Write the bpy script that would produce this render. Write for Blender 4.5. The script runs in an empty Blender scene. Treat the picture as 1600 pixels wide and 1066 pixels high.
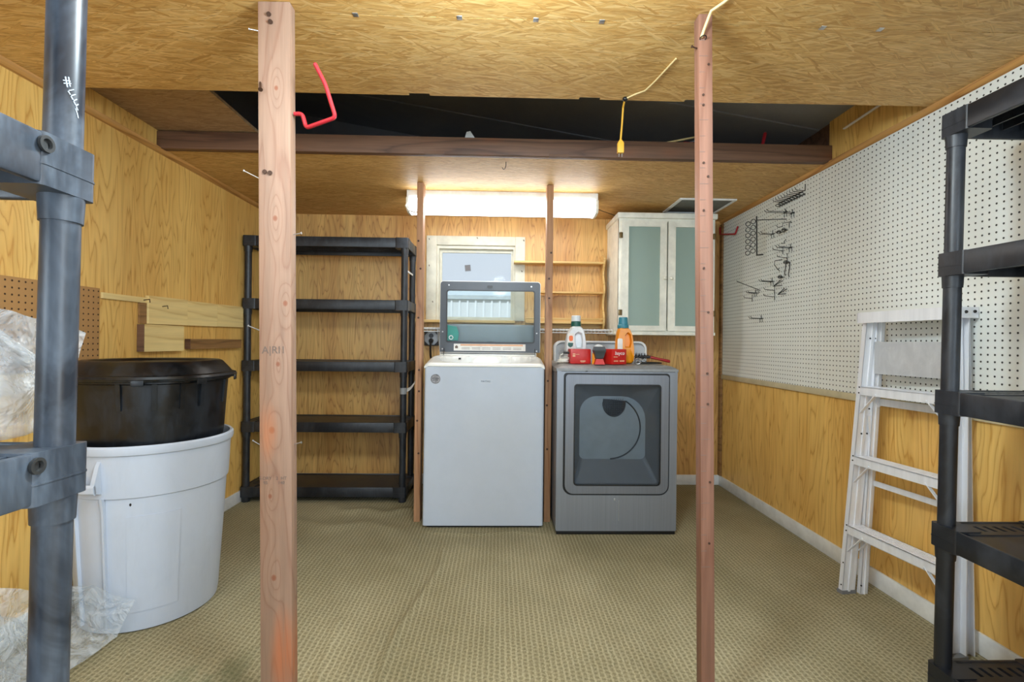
import bpy, bmesh, math, random
from mathutils import Vector, Matrix, noise as mnoise
random.seed(7)
S = bpy.context.scene
COL = S.collection

# ---------------------------------------------------------------- camera, world, daylight, exposure
cam_data = bpy.data.cameras.new('camera')
cam = bpy.data.objects.new('camera', cam_data)
COL.objects.link(cam)
CAM_H, YAW, ROLL = 1.105, 0.026, 0.011
cam_data.sensor_width = 36.0
cam_data.lens = 36.0 * 770.0 / 1600.0
cam_data.shift_y = 0.0014
cam_data.clip_start = 0.02
right = Vector((math.cos(YAW), -math.sin(YAW), ROLL)).normalized()
fwd = Vector((math.sin(YAW), math.cos(YAW), 0.0))
up = right.cross(fwd).normalized()
m3 = Matrix((right, up, -fwd)).transposed()
cam.matrix_world = Matrix.Translation((0, 0, CAM_H)) @ m3.to_4x4()
S.camera = cam

S.view_settings.view_transform = 'Standard'
S.view_settings.look = 'None'
S.view_settings.gamma = 1.0
S.view_settings.use_curve_mapping = False
S.view_settings.exposure = 0.88

world = bpy.data.worlds.new('sky')
S.world = world
world.use_nodes = True
bg = world.node_tree.nodes['Background']
bg.inputs[0].default_value = (0.80, 0.89, 1.0, 1)
bg.inputs[1].default_value = 0.48

def area(name, loc, rot, sx, sy, power, col):
    l = bpy.data.lights.new(name, 'AREA')
    l.shape = 'RECTANGLE'; l.size = sx; l.size_y = sy
    l.energy = power; l.color = col
    o = bpy.data.objects.new(name, l)
    o.location = loc; o.rotation_euler = rot
    COL.objects.link(o)
    return o
# daylight coming in through the open garage doorway behind the camera
area('doorway_daylight', (0, -1.55, 1.15), (math.radians(90), 0, 0), 3.3, 2.0, 15.0, (0.70, 0.86, 1.0))
# two added fill lights behind the viewer, brightening the opposite side walls
area('side_fill_right', (1.70, -0.62, 1.45), (math.radians(90), 0, math.radians(70)), 1.2, 1.0, 34.0, (0.70, 0.86, 1.0))
area('side_fill_left', (-1.70, -0.70, 1.50), (math.radians(90), 0, math.radians(-70)), 1.2, 1.0, 34.0, (0.70, 0.86, 1.0))
# added fill lights overhead, out of view, to even out the room
area('overhead_fill', (0, 0.72, 2.05), (0, 0, 0), 2.7, 0.7, 14.0, (0.72, 0.88, 1.0))
point_fill_l = bpy.data.lights.new('point_fill', 'POINT'); point_fill_l.energy = 31.0; point_fill_l.shadow_soft_size = 0.1; point_fill_l.color = (0.74, 0.90, 1.0)  # added unseen point light that lifts the walls and floor
point_fill = bpy.data.objects.new('point_fill', point_fill_l); COL.objects.link(point_fill); point_fill.location = (0.0, 0.95, 1.915)
sun_l = bpy.data.lights.new('sun', 'SUN'); sun_l.energy = 2.6; sun_l.angle = 0.03; sun_l.color = (1.0, 0.97, 0.92)
sun = bpy.data.objects.new('sun', sun_l); COL.objects.link(sun)
sun.rotation_euler = (math.radians(34), math.radians(0), math.radians(-14))

# ---------------------------------------------------------------- helpers: objects
def link(o):
    COL.objects.link(o); return o

def tag(o, label=None, cat=None, group=None, kind=None):
    if label: o['label'] = label
    if cat: o['category'] = cat
    if group: o['group'] = group
    if kind: o['kind'] = kind
    return o

def thing(name, label, cat, loc=(0, 0, 0), group=None):
    o = bpy.data.objects.new(name, None)
    o.empty_display_size = 0.05
    o.location = loc
    link(o)
    return tag(o, label, cat, group)

def origin(p):
    v = Vector((0, 0, 0))
    while p is not None:
        v += Vector(p.location); p = p.parent
    return v

class G:
    """collects shapes in world coordinates into one mesh"""
    def __init__(s):
        s.bm = bmesh.new()
    def faces(s, vs, fs):
        b = [s.bm.verts.new(v) for v in vs]
        for f in fs:
            try: s.bm.faces.new([b[i] for i in f])
            except ValueError: pass
        return b
    def box(s, x0, x1, y0, y1, z0, z1, bev=0.0, seg=2):
        m = Matrix.Translation(((x0+x1)/2, (y0+y1)/2, (z0+z1)/2)) @ Matrix.Diagonal((abs(x1-x0), abs(y1-y0), abs(z1-z0), 1))
        return s._cube(m, bev, seg)
    def _cube(s, m, bev, seg):
        r = bmesh.ops.create_cube(s.bm, size=1.0, matrix=m)
        if bev > 0:
            es = set()
            for v in r['verts']:
                for e in v.link_edges: es.add(e)
            bmesh.ops.bevel(s.bm, geom=list(es), offset=bev, segments=seg, affect='EDGES', profile=0.5)
        return s
    def obox(s, c, ax, ay, az, dx, dy, dz, bev=0.0):
        ax, ay, az = (Vector(a).normalized() for a in (ax, ay, az))
        m3 = Matrix((ax*dx, ay*dy, az*dz)).transposed()
        return s._cube(Matrix.Translation(c) @ m3.to_4x4(), bev, 2)
    def bar(s, p, q, w, h, side=(0, 0, 1), bev=0.0):
        p = Vector(p); q = Vector(q); d = q - p
        az = d.normalized(); ay = Vector(side); ay = (ay - az*ay.dot(az)).normalized(); ax = ay.cross(az)
        return s.obox((p+q)/2, ax, ay, az, w, h, d.length, bev)
    def ring(s, pts):
        return [s.bm.verts.new(p) for p in pts]
    def bridge(s, a, b, closed=True):
        n = len(a)
        for i in range(n if closed else n-1):
            j = (i+1) % n
            try: s.bm.faces.new((a[i], a[j], b[j], b[i]))
            except ValueError: pass
    def loft(s, rings, cap0=True, cap1=True):
        R = [s.ring(r) for r in rings]
        for a, b in zip(R, R[1:]): s.bridge(a, b)
        if cap0: s.bm.faces.new(list(reversed(R[0])))
        if cap1: s.bm.faces.new(R[-1])
        return R
    def cyl(s, p, q, r0, r1=None, seg=16, caps=True):
        r1 = r0 if r1 is None else r1
        p = Vector(p); q = Vector(q); az = (q-p).normalized()
        ax = az.orthogonal().normalized(); ay = az.cross(ax)
        c = [(math.cos(2*math.pi*i/seg), math.sin(2*math.pi*i/seg)) for i in range(seg)]
        s.loft([[p + ax*(r0*a) + ay*(r0*b) for a, b in c], [q + ax*(r1*a) + ay*(r1*b) for a, b in c]], caps, caps)
        return s
    def tube(s, pts, r, seg=8, closed=False):
        pts = [Vector(p) for p in pts]; n = len(pts)
        T = []
        for i in range(n):
            if closed: t = pts[(i+1) % n] - pts[i-1]
            else: t = pts[min(i+1, n-1)] - pts[max(i-1, 0)]
            T.append(t.normalized())
        N = T[0].orthogonal().normalized(); rings = []
        for i in range(n):
            N = (N - T[i]*N.dot(T[i]))
            N = N.normalized() if N.length > 1e-6 else T[i].orthogonal().normalized()
            B = T[i].cross(N)
            rr = r[i] if isinstance(r, (list, tuple)) else r
            rings.append([pts[i] + N*(rr*math.cos(2*math.pi*k/seg)) + B*(rr*math.sin(2*math.pi*k/seg)) for k in range(seg)])
        if closed:
            R = [s.ring(q) for q in rings]
            for i in range(n): s.bridge(R[i], R[(i+1) % n])
        else: s.loft(rings)
        return s
    def lathe(s, prof, c=(0, 0, 0), seg=48, cap0=False, cap1=False):
        c = Vector(c)
        s.loft([[c + Vector((r*math.cos(2*math.pi*i/seg), r*math.sin(2*math.pi*i/seg), z)) for i in range(seg)] for r, z in prof], cap0, cap1)
        return s
    def frame(s, outer, inner, d0, d1, mp):
        a = s.ring([mp(u, v, d0) for u, v in outer]); b = s.ring([mp(u, v, d1) for u, v in outer])
        c = s.ring([mp(u, v, d0) for u, v in inner]); d = s.ring([mp(u, v, d1) for u, v in inner])
        s.bridge(a, b); s.bridge(b, d); s.bridge(d, c); s.bridge(c, a)
        return s
    def plate(s, loop, d0, d1, mp):
        s.loft([[mp(u, v, d0) for u, v in loop], [mp(u, v, d1) for u, v in loop]])
        return s
    def sphere(s, c, r, sub=2, sc=(1, 1, 1)):
        m = Matrix.Translation(c) @ Matrix.Diagonal((r*sc[0], r*sc[1], r*sc[2], 1))
        bmesh.ops.create_icosphere(s.bm, subdivisions=sub, radius=1.0, matrix=m)
        return s
    def torus(s, c, axis, R, r, n=20, seg=6):
        az = Vector(axis).normalized(); ax = az.orthogonal().normalized(); ay = az.cross(ax); c = Vector(c)
        return s.tube([c + ax*(R*math.cos(2*math.pi*i/n)) + ay*(R*math.sin(2*math.pi*i/n)) for i in range(n)], r, seg, True)
    def grid(s, fn, nu, nv):
        V = [[s.bm.verts.new(fn(i/nu, j/nv)) for j in range(nv+1)] for i in range(nu+1)]
        for i in range(nu):
            for j in range(nv):
                s.bm.faces.new((V[i][j], V[i+1][j], V[i+1][j+1], V[i][j+1]))
        return V

XZ = lambda a, b, d: (a, d, b)
YZ = lambda a, b, d: (d, a, b)
XY = lambda a, b, d: (a, b, d)

def rr(x0, x1, y0, y1, r, n=6):
    """rounded rectangle loop; r may be (bottom left, bottom right, top right, top left)"""
    if not isinstance(r, (tuple, list)): r = (r,)*4
    out = []
    for (cx, cy, a0, q) in ((x0+r[0], y0+r[0], 180, r[0]), (x1-r[1], y0+r[1], 270, r[1]), (x1-r[2], y1-r[2], 0, r[2]), (x0+r[3], y1-r[3], 90, r[3])):
        for i in range(n+1):
            a = math.radians(a0 + 90*i/n)
            out.append((cx + q*math.cos(a), cy + q*math.sin(a)))
    return out

def obj(name, g, mat, parent=None, smooth=30, label=None):
    bm = g.bm
    bmesh.ops.recalc_face_normals(bm, faces=bm.faces[:])
    o0 = origin(parent)
    if o0.length > 0: bmesh.ops.translate(bm, verts=bm.verts[:], vec=-o0)
    me = bpy.data.meshes.new(name)
    bm.to_mesh(me); bm.free()
    if smooth:
        me.polygons.foreach_set('use_smooth', [True]*len(me.polygons))
        me.set_sharp_from_angle(angle=math.radians(smooth))
    me.materials.append(mat)
    o = bpy.data.objects.new(name, me)
    link(o)
    if parent is not None: o.parent = parent
    if label: o['label'] = label
    return o

def tobj(name, g, mat, label, cat, group=None, smooth=30):
    """a thing that is one mesh, with its origin moved to its base"""
    bm = g.bm
    xs = [v.co for v in bm.verts]
    c = Vector(((min(v.x for v in xs)+max(v.x for v in xs))/2, (min(v.y for v in xs)+max(v.y for v in xs))/2, min(v.z for v in xs)))
    bmesh.ops.translate(bm, verts=bm.verts[:], vec=-c)
    o = obj(name, g, mat, None, smooth)
    o.location = c
    return tag(o, label, cat, group)

def struct(name, g, mat, parent=None, smooth=30):
    o = obj(name, g, mat, parent, smooth)
    if parent is None: o['kind'] = 'structure'
    return o

def copy_tree(o, parent=None):
    c = o.copy(); COL.objects.link(c)
    if parent is not None: c.parent = parent
    for ch in list(o.children): copy_tree(ch, c)
    return c

def text(name, body, size, mat, parent, loc, rot, extrude=0.0004, shear=0.0, align='CENTER'):
    cu = bpy.data.curves.new(name, 'FONT')
    cu.body = body; cu.size = size; cu.extrude = extrude; cu.shear = shear
    cu.align_x = align; cu.align_y = 'CENTER'; cu.resolution_u = 3
    t = bpy.data.objects.new('tmp', cu); link(t)
    dg = bpy.context.evaluated_depsgraph_get()
    me = bpy.data.meshes.new_from_object(t.evaluated_get(dg))
    bpy.data.objects.remove(t)
    me.materials.clear(); me.materials.append(mat)
    o = bpy.data.objects.new(name, me); link(o)
    o.location = Vector(loc) - origin(parent); o.rotation_euler = rot
    o.parent = parent
    return o

# ---------------------------------------------------------------- helpers: materials
def lin(r, g, b):
    f = lambda c: (c/255/12.92) if c/255 <= 0.04045 else ((c/255+0.055)/1.055)**2.4
    return (f(r), f(g), f(b), 1)

class NT:
    def __init__(s, name):
        s.mat = bpy.data.materials.new(name); s.mat.use_nodes = True
        s.t = s.mat.node_tree
        s.b = s.t.nodes['Principled BSDF']; s.out = s.t.nodes['Material Output']
        s.tc = None
    def n(s, typ, ins=None, **kw):
        nd = s.t.nodes.new(typ)
        for k, v in kw.items(): setattr(nd, k, v)
        for k, v in (ins or {}).items(): s.put(nd.inputs[k], v)
        return nd
    def put(s, sock, v):
        if isinstance(v, bpy.types.NodeSocket): s.t.links.new(v, sock)
        else: sock.default_value = v
    def co(s):
        if s.tc is None: s.tc = s.n('ShaderNodeTexCoord').outputs['Object']
        return s.tc
    def map(s, sc=(1, 1, 1), rot=(0, 0, 0), loc=(0, 0, 0), v=None):
        return s.n('ShaderNodeMapping', {'Vector': v or s.co(), 'Scale': sc, 'Rotation': rot, 'Location': loc}).outputs[0]
    def math(s, op, a, b=0.0, c=0.0):
        nd = s.n('ShaderNodeMath', operation=op); s.put(nd.inputs[0], a); s.put(nd.inputs[1], b); s.put(nd.inputs[2], c)
        return nd.outputs[0]
    def noise(s, v, scale=1.0, detail=2.0, rough=0.5, dist=0.0):
        return s.n('ShaderNodeTexNoise', {'Vector': v, 'Scale': scale, 'Detail': detail, 'Roughness': rough, 'Distortion': dist}).outputs[0]
    def vor(s, v, scale=1.0, rand=1.0, out='Color'):
        return s.n('ShaderNodeTexVoronoi', {'Vector': v, 'Scale': scale, 'Randomness': rand}).outputs[out]
    def ramp(s, f, stops, interp='LINEAR'):
        nd = s.n('ShaderNodeValToRGB', {'Fac': f}); cr = nd.color_ramp; cr.interpolation = interp
        while len(cr.elements) < len(stops): cr.elements.new(0.5)
        for e, (p, c) in zip(cr.elements, stops):
            e.position = p; e.color = c if isinstance(c, (tuple, list)) else (c, c, c, 1)
        return nd.outputs[0]
    def mix(s, f, a, b, mode='MIX'):
        nd = s.n('ShaderNodeMix', data_type='RGBA', blend_type=mode)
        s.put(nd.inputs[0], f); s.put(nd.inputs[6], a); s.put(nd.inputs[7], b)
        return nd.outputs[2]
    def sep(s, v):
        return s.n('ShaderNodeSeparateXYZ', {0: v}).outputs
    def comb(s, x, y, z=0.0):
        return s.n('ShaderNodeCombineXYZ', {0: x, 1: y, 2: z}).outputs[0]
    def bump(s, h, strength=0.3, dist=0.002):
        s.put(s.b.inputs['Normal'], s.n('ShaderNodeBump', {'Height': h, 'Strength': strength, 'Distance': dist}).outputs[0])
    def set(s, **kw):
        for k, v in kw.items(): s.put(s.b.inputs[k.replace('_', ' ')], v)
        return s

def plain(name, col, rough=0.5, metal=0.0, var=0.06, scale=14.0, spec=0.5, bump=0.0, bscale=200.0):
    m = NT(name)
    c = lin(*col)
    f = m.noise(m.map(), scale, 3.0, 0.6)
    d = tuple(x*(1-var*2.2) for x in c[:3]) + (1,)
    l = tuple(min(1, x*(1+var)) for x in c[:3]) + (1,)
    m.set(Base_Color=m.ramp(f, [(0.3, d), (0.7, l)]), Roughness=rough, Metallic=metal)
    m.b.inputs['Specular IOR Level'].default_value = spec
    if bump: m.bump(m.noise(m.map(), bscale, 2.0), bump, 0.001)
    return m.mat

def wood(name, light, dark, along='z', rings=15.0, wide=2.2, long=0.32, seed=0.0, rough=0.5, fibre=0.16, knots=0.0, patch=None, contrast=1.0, knot_list=(), stains=(), gdetail=2.2, grough=0.42):
    """rotary cut or sawn wood: contour lines of a stretched noise follow the grain"""
    m = NT(name)
    ax = {'x': (long, wide, wide), 'y': (wide, long, wide), 'z': (wide, wide, long)}[along]
    co = m.map(loc=(seed, seed*0.7, seed*1.3))
    v = m.map(sc=ax, v=co)
    n1 = m.noise(v, 1.0, gdetail, grough, 0.25)
    fx = tuple(70.0 if a > long else 3.0 for a in ax)
    n2 = m.noise(m.map(sc=fx, v=co), 1.0, 3.0, 0.65)
    ph = m.math('ADD', m.math('MULTIPLY', n1, rings), m.math('MULTIPLY', n2, 0.35))
    kd_ = []
    for kx, kz, kr in knot_list:
        s_ = m.sep(m.co())
        dx = m.math('DIVIDE', m.math('SUBTRACT', s_[0], kx), kr); dz = m.math('DIVIDE', m.math('SUBTRACT', s_[2], kz), kr*1.3)
        d2 = m.math('ADD', m.math('MULTIPLY', dx, dx), m.math('MULTIPLY', dz, dz))
        dl = m.math('ADD', m.math('MULTIPLY', dx, dx), m.math('MULTIPLY', m.math('MULTIPLY', dz, dz), 0.16))
        kd_.append(m.math('SQRT', d2))
        ph = m.math('ADD', ph, m.math('MULTIPLY', m.math('EXPONENT', m.math('MULTIPLY', dl, -0.22)), 2.6))
    fr = m.math('FRACT', ph)
    L, D = lin(*light), lin(*dark)
    mid = tuple(L[i]*(1-0.35*contrast)+D[i]*0.35*contrast for i in range(3)) + (1,)
    col = m.ramp(fr, [(0.0, mid), (0.16, L), (0.45, L), (0.80, mid), (0.92, D), (1.0, mid)])
    if patch:
        n3 = m.noise(m.map(sc=tuple(a*0.9 for a in ax), v=co, loc=(4, 7, 1)), 1.0, 2.0, 0.5)
        col = m.mix(m.math('MULTIPLY', m.ramp(n3, [(0.42, 0.0), (0.66, 1.0)]), 0.75), col, m.mix(1.0, col, lin(*patch), 'MULTIPLY'))
    fib = m.ramp(n2, [(0.3, 1.0-fibre*1.6), (0.62, 1.0)])
    col = m.mix(1.0, col, fib, 'MULTIPLY')
    if knots:
        kv = m.map(sc=tuple(9.0 if a > long else 3.2 for a in ax), v=co, loc=(0.3, 0.1, 0.6))
        kd = m.vor(kv, 1.0, 1.0, 'Distance')
        col = m.mix(m.ramp(kd, [(0.05, 0.85*knots), (0.16, 0.35*knots), (0.3, 0.0)]), col, lin(126, 74, 44))
    for kd in kd_:
        w_ = m.math('ADD', kd, m.math('MULTIPLY', n2, 0.5))
        col = m.mix(m.ramp(w_, [(0.62, 0.85), (0.95, 0.45), (1.0, 0.0)]), col, lin(132, 78, 54))
    for sx_, sz_, sr_, sc_ in stains:
        q = m.n('ShaderNodeVectorMath', {0: m.map(sc=(1, 1, 0.3)), 1: (sx_, 0.0, sz_*0.3)}, operation='DISTANCE').outputs[1]
        col = m.mix(m.math('MULTIPLY', m.ramp(q, [(sr_*0.2, 0.9), (sr_, 0.0)]), m.ramp(n2, [(0.35, 0.35), (0.6, 1.0)])), col, lin(*sc_))
    m.set(Base_Color=col, Roughness=rough)
    m.bump(n2, 0.12, 0.001)
    return m.mat

def osb(name, tint=(1, 1, 1), grey=0.0):
    m = NT(name)
    co0 = m.co()
    w = m.noise(m.map(), 5.0, 2.0)
    wv = m.n('ShaderNodeVectorMath', {0: co0, 1: m.n('ShaderNodeVectorMath', {0: m.n('ShaderNodeTexNoise', {'Vector': m.map(), 'Scale': 7.0}).outputs[1], 'Scale': 0.022}, operation='SCALE').outputs[0]}, operation='ADD').outputs[0]
    P = [lin(222, 178, 108), lin(212, 166, 96), lin(232, 192, 126), lin(202, 154, 84), lin(216, 170, 100), lin(226, 184, 114)]
    P = [tuple(p[i]*tint[i]*(1-grey) + grey*(p[0]+p[1]+p[2])/3*tint[i] for i in range(3)) + (1,) for p in P]
    col = None; fib = None
    for k, (ang, sx, sy, off, thr) in enumerate(((0, 11, 130, 0, None), (8, 13, 140, 3.1, 0.50), (-10, 13, 134, 7.7, 0.55), (28, 15, 120, 1.9, 0.88), (-36, 15, 124, 5.3, 0.90))):
        v = m.map(sc=(sx, sy, 1), v=m.map(rot=(0, 0, math.radians(ang)), loc=(off, off*2, 0), v=wv))
        c = m.vor(v, 1.0, 1.0, 'Color')
        cs = m.sep(c)
        shade = m.ramp(cs[0], [(i/6.0, P[i]) for i in range(6)], 'CONSTANT')
        f = m.noise(m.map(sc=(9, 300, 1), v=m.map(rot=(0, 0, math.radians(ang)), v=wv)), 1.0, 2.0, 0.6)
        shade = m.mix(1.0, shade, m.ramp(f, [(0.3, 0.74), (0.65, 1.05)]), 'MULTIPLY')
        if col is None: col = shade
        else: col = m.mix(m.math('GREATER_THAN', cs[1], thr), col, shade)
    # short dark gaps between the strands
    gv = m.map(sc=(22, 170, 1), v=wv, loc=(2.2, 0.4, 0))
    g = m.sep(m.vor(gv, 1.0, 1.0, 'Color'))
    gd = m.vor(gv, 1.0, 1.0, 'Distance')
    gap = m.math('MULTIPLY', m.math('GREATER_THAN', g[2], 0.84), m.ramp(gd, [(0.10, 1.0), (0.34, 0.0)]))
    col = m.mix(m.math('MULTIPLY', gap, 0.8), col, tuple(x*0.35 for x in P[3][:3]) + (1,))
    big = m.noise(m.map(sc=(0.7, 2.0, 1)), 1.0, 3.0, 0.6)
    col = m.mix(1.0, col, m.ramp(big, [(0.3, (0.84, 0.80, 0.74, 1)), (0.65, (1, 1, 1, 1))]), 'MULTIPLY')
    m.set(Base_Color=col, Roughness=0.55)
    m.bump(f, 0.2, 0.001)
    return m.mat

def pegboard(name, base, hole, uaxis, pitch=0.0254, var=0.03):
    m = NT(name)
    s = m.sep(m.co())
    fu = m.math('SUBTRACT', m.math('FRACT', m.math('DIVIDE', s[uaxis], pitch)), 0.5)
    fv = m.math('SUBTRACT', m.math('FRACT', m.math('DIVIDE', s[2], pitch)), 0.5)
    d = m.math('SQRT', m.math('ADD', m.math('MULTIPLY', fu, fu), m.math('MULTIPLY', fv, fv)))
    f = m.ramp(d, [(0.125, 1.0), (0.16, 0.0)])
    c = lin(*base)
    n = m.noise(m.map(), 3.0, 4.0, 0.6)
    bc = m.ramp(n, [(0.3, tuple(x*(1-2*var) for x in c[:3]) + (1,)), (0.7, c)])
    m.set(Base_Color=m.mix(f, bc, lin(*hole)), Roughness=0.55)
    m.bump(f, 0.6, -0.003)
    return m.mat

def carpet(name):
    m = NT(name)
    s = m.sep(m.n('ShaderNodeVectorMath', {0: m.co(), 1: m.n('ShaderNodeVectorMath', {0: m.n('ShaderNodeTexNoise', {'Vector': m.map(), 'Scale': 26.0, 'Detail': 2.0}).outputs[1], 'Scale': 0.009}, operation='SCALE').outputs[0]}, operation='ADD').outputs[0])
    cx = m.math('ABSOLUTE', m.math('COSINE', m.math('MULTIPLY', s[0], math.pi/0.0195)))
    line = m.math('POWER', cx, 5.0)
    row = m.math('SINE', m.math('ADD', m.math('MULTIPLY', s[1], 2*math.pi/0.0205), m.math('MULTIPLY', m.math('FLOOR', m.math('DIVIDE', s[0], 0.0195)), 2.4)))
    fine = m.noise(m.map(sc=(170, 130, 1)), 1.0, 3.0, 0.75)
    rib = m.math('ADD', m.math('MULTIPLY', line, 0.18), m.math('ADD', m.math('MULTIPLY', m.math('MULTIPLY', row, m.math('SUBTRACT', 1.0, line)), 0.075), m.math('MULTIPLY', fine, 0.85)))
    col = m.ramp(rib, [(0.12, lin(92, 85, 62)), (0.42, lin(146, 137, 108)), (0.66, lin(184, 174, 143)), (0.95, lin(212, 205, 178))])
    st = m.noise(m.map(sc=(1.3, 0.9, 1), loc=(3.1, 0.2, 0)), 1.0, 4.0, 0.6)
    col = m.mix(1.0, col, m.ramp(st, [(0.34, (0.70, 0.69, 0.64, 1)), (0.62, (1, 1, 1, 1))]), 'MULTIPLY')
    # green stain close to the front left corner
    p = m.n('ShaderNodeVectorMath', {0: m.co(), 1: (-0.92, 1.60, 0)}, operation='DISTANCE').outputs[1]
    blot = m.math('MULTIPLY', m.ramp(p, [(0.02, 1.0), (0.22, 0.0)]), m.ramp(m.noise(m.map(), 12.0, 3.0), [(0.38, 0.1), (0.6, 0.8)]))
    col = m.mix(blot, col, lin(96, 104, 76))
    m.set(Base_Color=col, Roughness=0.95)
    m.b.inputs['Specular IOR Level'].default_value = 0.1
    m.bump(rib, 0.5, 0.004)
    return m.mat

def plastic_dusty(name, col, dust, amount=0.35, rough=0.36, scale=9.0):
    m = NT(name)
    n = m.noise(m.map(sc=(1, 1, 0.55)), scale, 5.0, 0.68, 0.6)
    n2 = m.noise(m.map(sc=(1, 1, 0.12)), 90.0, 2.0, 0.6)
    f = m.math('MULTIPLY', m.math('MULTIPLY', m.ramp(n, [(0.42, 0.0), (0.72, 1.0)]), m.ramp(n2, [(0.3, 0.5), (0.7, 1.0)])), amount)
    m.set(Base_Color=m.mix(f, lin(*col), lin(*dust)), Roughness=m.math('ADD', m.math('MULTIPLY', f, 0.5), rough))
    return m.mat

def glass(name, tint, opacity, rough=0.02, body=(200, 210, 205)):
    """clear or tinted pane: lets light through, keeps a mirror-like sheen"""
    m = NT(name)
    t = m.n('ShaderNodeBsdfTransparent', {0: lin(*tint)})
    m.set(Base_Color=lin(*body), Roughness=rough)
    x = m.n('ShaderNodeMixShader', {0: opacity, 1: t.outputs[0], 2: m.b.outputs[0]})
    m.t.links.new(x.outputs[0], m.out.inputs[0])
    return m.mat

def film(name):
    """crumpled clear polythene"""
    m = NT(name)
    n = m.noise(m.map(), 13.0, 3.0, 0.55, 1.6)
    m.set(Base_Color=(0.74, 0.78, 0.83, 1), Roughness=0.2)
    m.b.inputs['Specular IOR Level'].default_value = 0.8
    m.bump(n, 1.0, 0.03)
    t = m.n('ShaderNodeBsdfTransparent', {0: (0.95, 0.97, 0.98, 1)})
    f = m.ramp(n, [(0.34, 0.20), (0.62, 0.44)])
    x = m.n('ShaderNodeMixShader', {0: f, 1: t.outputs[0], 2: m.b.outputs[0]})
    m.t.links.new(x.outputs[0], m.out.inputs[0])
    return m.mat

def brushed(name, col, rough=0.34, metal=0.85, along=(2, 2, 260)):
    m = NT(name)
    n = m.noise(m.map(sc=along), 1.0, 3.0, 0.6)
    c = lin(*col)
    m.set(Base_Color=m.ramp(n, [(0.3, tuple(x*0.86 for x in c[:3]) + (1,)), (0.7, c)]), Metallic=metal,
          Roughness=m.math('ADD', m.math('MULTIPLY', n, 0.12), rough-0.06))
    return m.mat

def emit(name, col, strength):
    m = NT(name)
    e = m.n('ShaderNodeEmission', {0: col, 1: strength})
    m.t.links.new(e.outputs[0], m.out.inputs[0])
    return m.mat

PLY = wood('honey_plywood', (242, 200, 116), (212, 160, 80), 'z', 25.0, 5.0, 0.62, 0.0, 0.42, 0.07, 0.0, (238, 224, 206), 0.8, gdetail=3.4, grough=0.46)
PLYB = wood('back_wall_plywood', (226, 180, 108), (186, 136, 76), 'z', 27.0, 5.6, 0.70, 5.0, 0.42, 0.12, 0.0, (222, 202, 184), 0.8, gdetail=3.4, grough=0.46)
OSB = osb('strand_board')
OSBG = osb('grey_strand_board', (0.72, 0.66, 0.62), 0.35)
BEAM = wood('aged_brown_lumber', (118, 84, 62), (88, 60, 44), 'x', 9.0, 5.0, 0.5, 2.0, 0.6, 0.2, 0.6)
FIR = wood('pink_fir_lumber', (156, 126, 107), (142, 108, 90), 'z', 16.0, 7.0, 0.45, 1.0, 0.55, 0.12, 0.0, (232, 204, 180), 0.75,
           ((0.002, 1.455, 0.010), (0.030, 1.210, 0.009), (0.008, 1.035, 0.009), (-0.010, 0.845, 0.012), (-0.016, 0.655, 0.008), (0.006, 1.83, 0.008), (-0.006, 0.42, 0.010)),
           ((0.022, 0.20, 0.05, (196, 104, 52)), (-0.020, 0.84, 0.035, (196, 116, 68)), (-0.012, 0.70, 0.02, (190, 120, 66))))
FIR2 = wood('red_fir_lumber', (138, 98, 80), (122, 82, 64), 'z', 8.0, 5.0, 0.5, 3.3, 0.55, 0.14, 0.5)
FIRB = wood('tan_fir_lumber', (180, 134, 98), (146, 100, 66), 'z', 8.0, 6.0, 0.5, 8.8, 0.55, 0.16, 0.6)
PINE = wood('pale_pine_board', (244, 218, 152), (226, 192, 124), 'y', 8.0, 5.0, 0.5, 6.1, 0.5, 0.08, 0.4)
PINEX = wood('pale_pine_shelf', (224, 186, 118), (204, 160, 92), 'x', 8.0, 5.0, 0.5, 6.1, 0.5, 0.08, 0.2)
MOULD = wood('moulding_wood', (206, 152, 84), (166, 112, 54), 'y', 8.0, 9.0, 0.4, 2.6, 0.45, 0.14)
DARKPINE = wood('brown_pine_offcut', (160, 120, 74), (122, 86, 50), 'y', 8.0, 6.0, 0.5, 4.1, 0.55, 0.2)
PEGW = pegboard('white_pegboard', (236, 238, 232), (52, 50, 46), 1)
PEGB = pegboard('brown_pegboard', (176, 132, 80), (62, 40, 22), 1)
CARPET = carpet('woven_olive_carpet')
WHITE = plain('white_paint', (234, 236, 236), 0.45)
CREAM = plain('cream_paint', (240, 238, 224), 0.5)
CREAM_DIM = plain('cream_paint_dimmed', (216, 212, 194), 0.5)  # cream paint darkened to offset the strong lamplight on the casing
CREAMT = plain('cream_trim_paint', (206, 194, 160), 0.5)
BLACKP = plastic_dusty('black_resin', (24, 26, 31), (100, 106, 116), 0.28, 0.38)
INNERD = plain('inner_door_grey', (124, 124, 126), 0.35, 0.0, 0.03)
GREYP = plastic_dusty('dusty_grey_resin', (34, 40, 50), (126, 142, 162), 0.50, 0.33, 7.0)
BINGREY = plastic_dusty('grey_bin_plastic', (190, 199, 214), (158, 166, 178), 0.30, 0.42, 5.0)
TOTE = plastic_dusty('black_tote_plastic', (9, 12, 16), (52, 62, 76), 0.40, 0.30, 16.0)
ALU = brushed('aluminium', (238, 239, 243), 0.46, 0.22, (40, 40, 3))
ALUP = plastic_dusty('worn_aluminium_plate', (176, 176, 178), (208, 208, 208), 0.6, 0.5, 20)
ROOF = plastic_dusty('black_roof_felt', (136, 136, 140), (176, 172, 166), 0.60, 0.8, 1.6)
ENAMEL_SHADED = plain('white_enamel_shaded', (182, 190, 202), 0.16, 0.0, 0.01)  # white enamel darkened: the shade on the washer front is in the colour
ENAMELT = plain('white_enamel_top', (228, 229, 224), 0.22, 0.0, 0.01)
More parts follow.
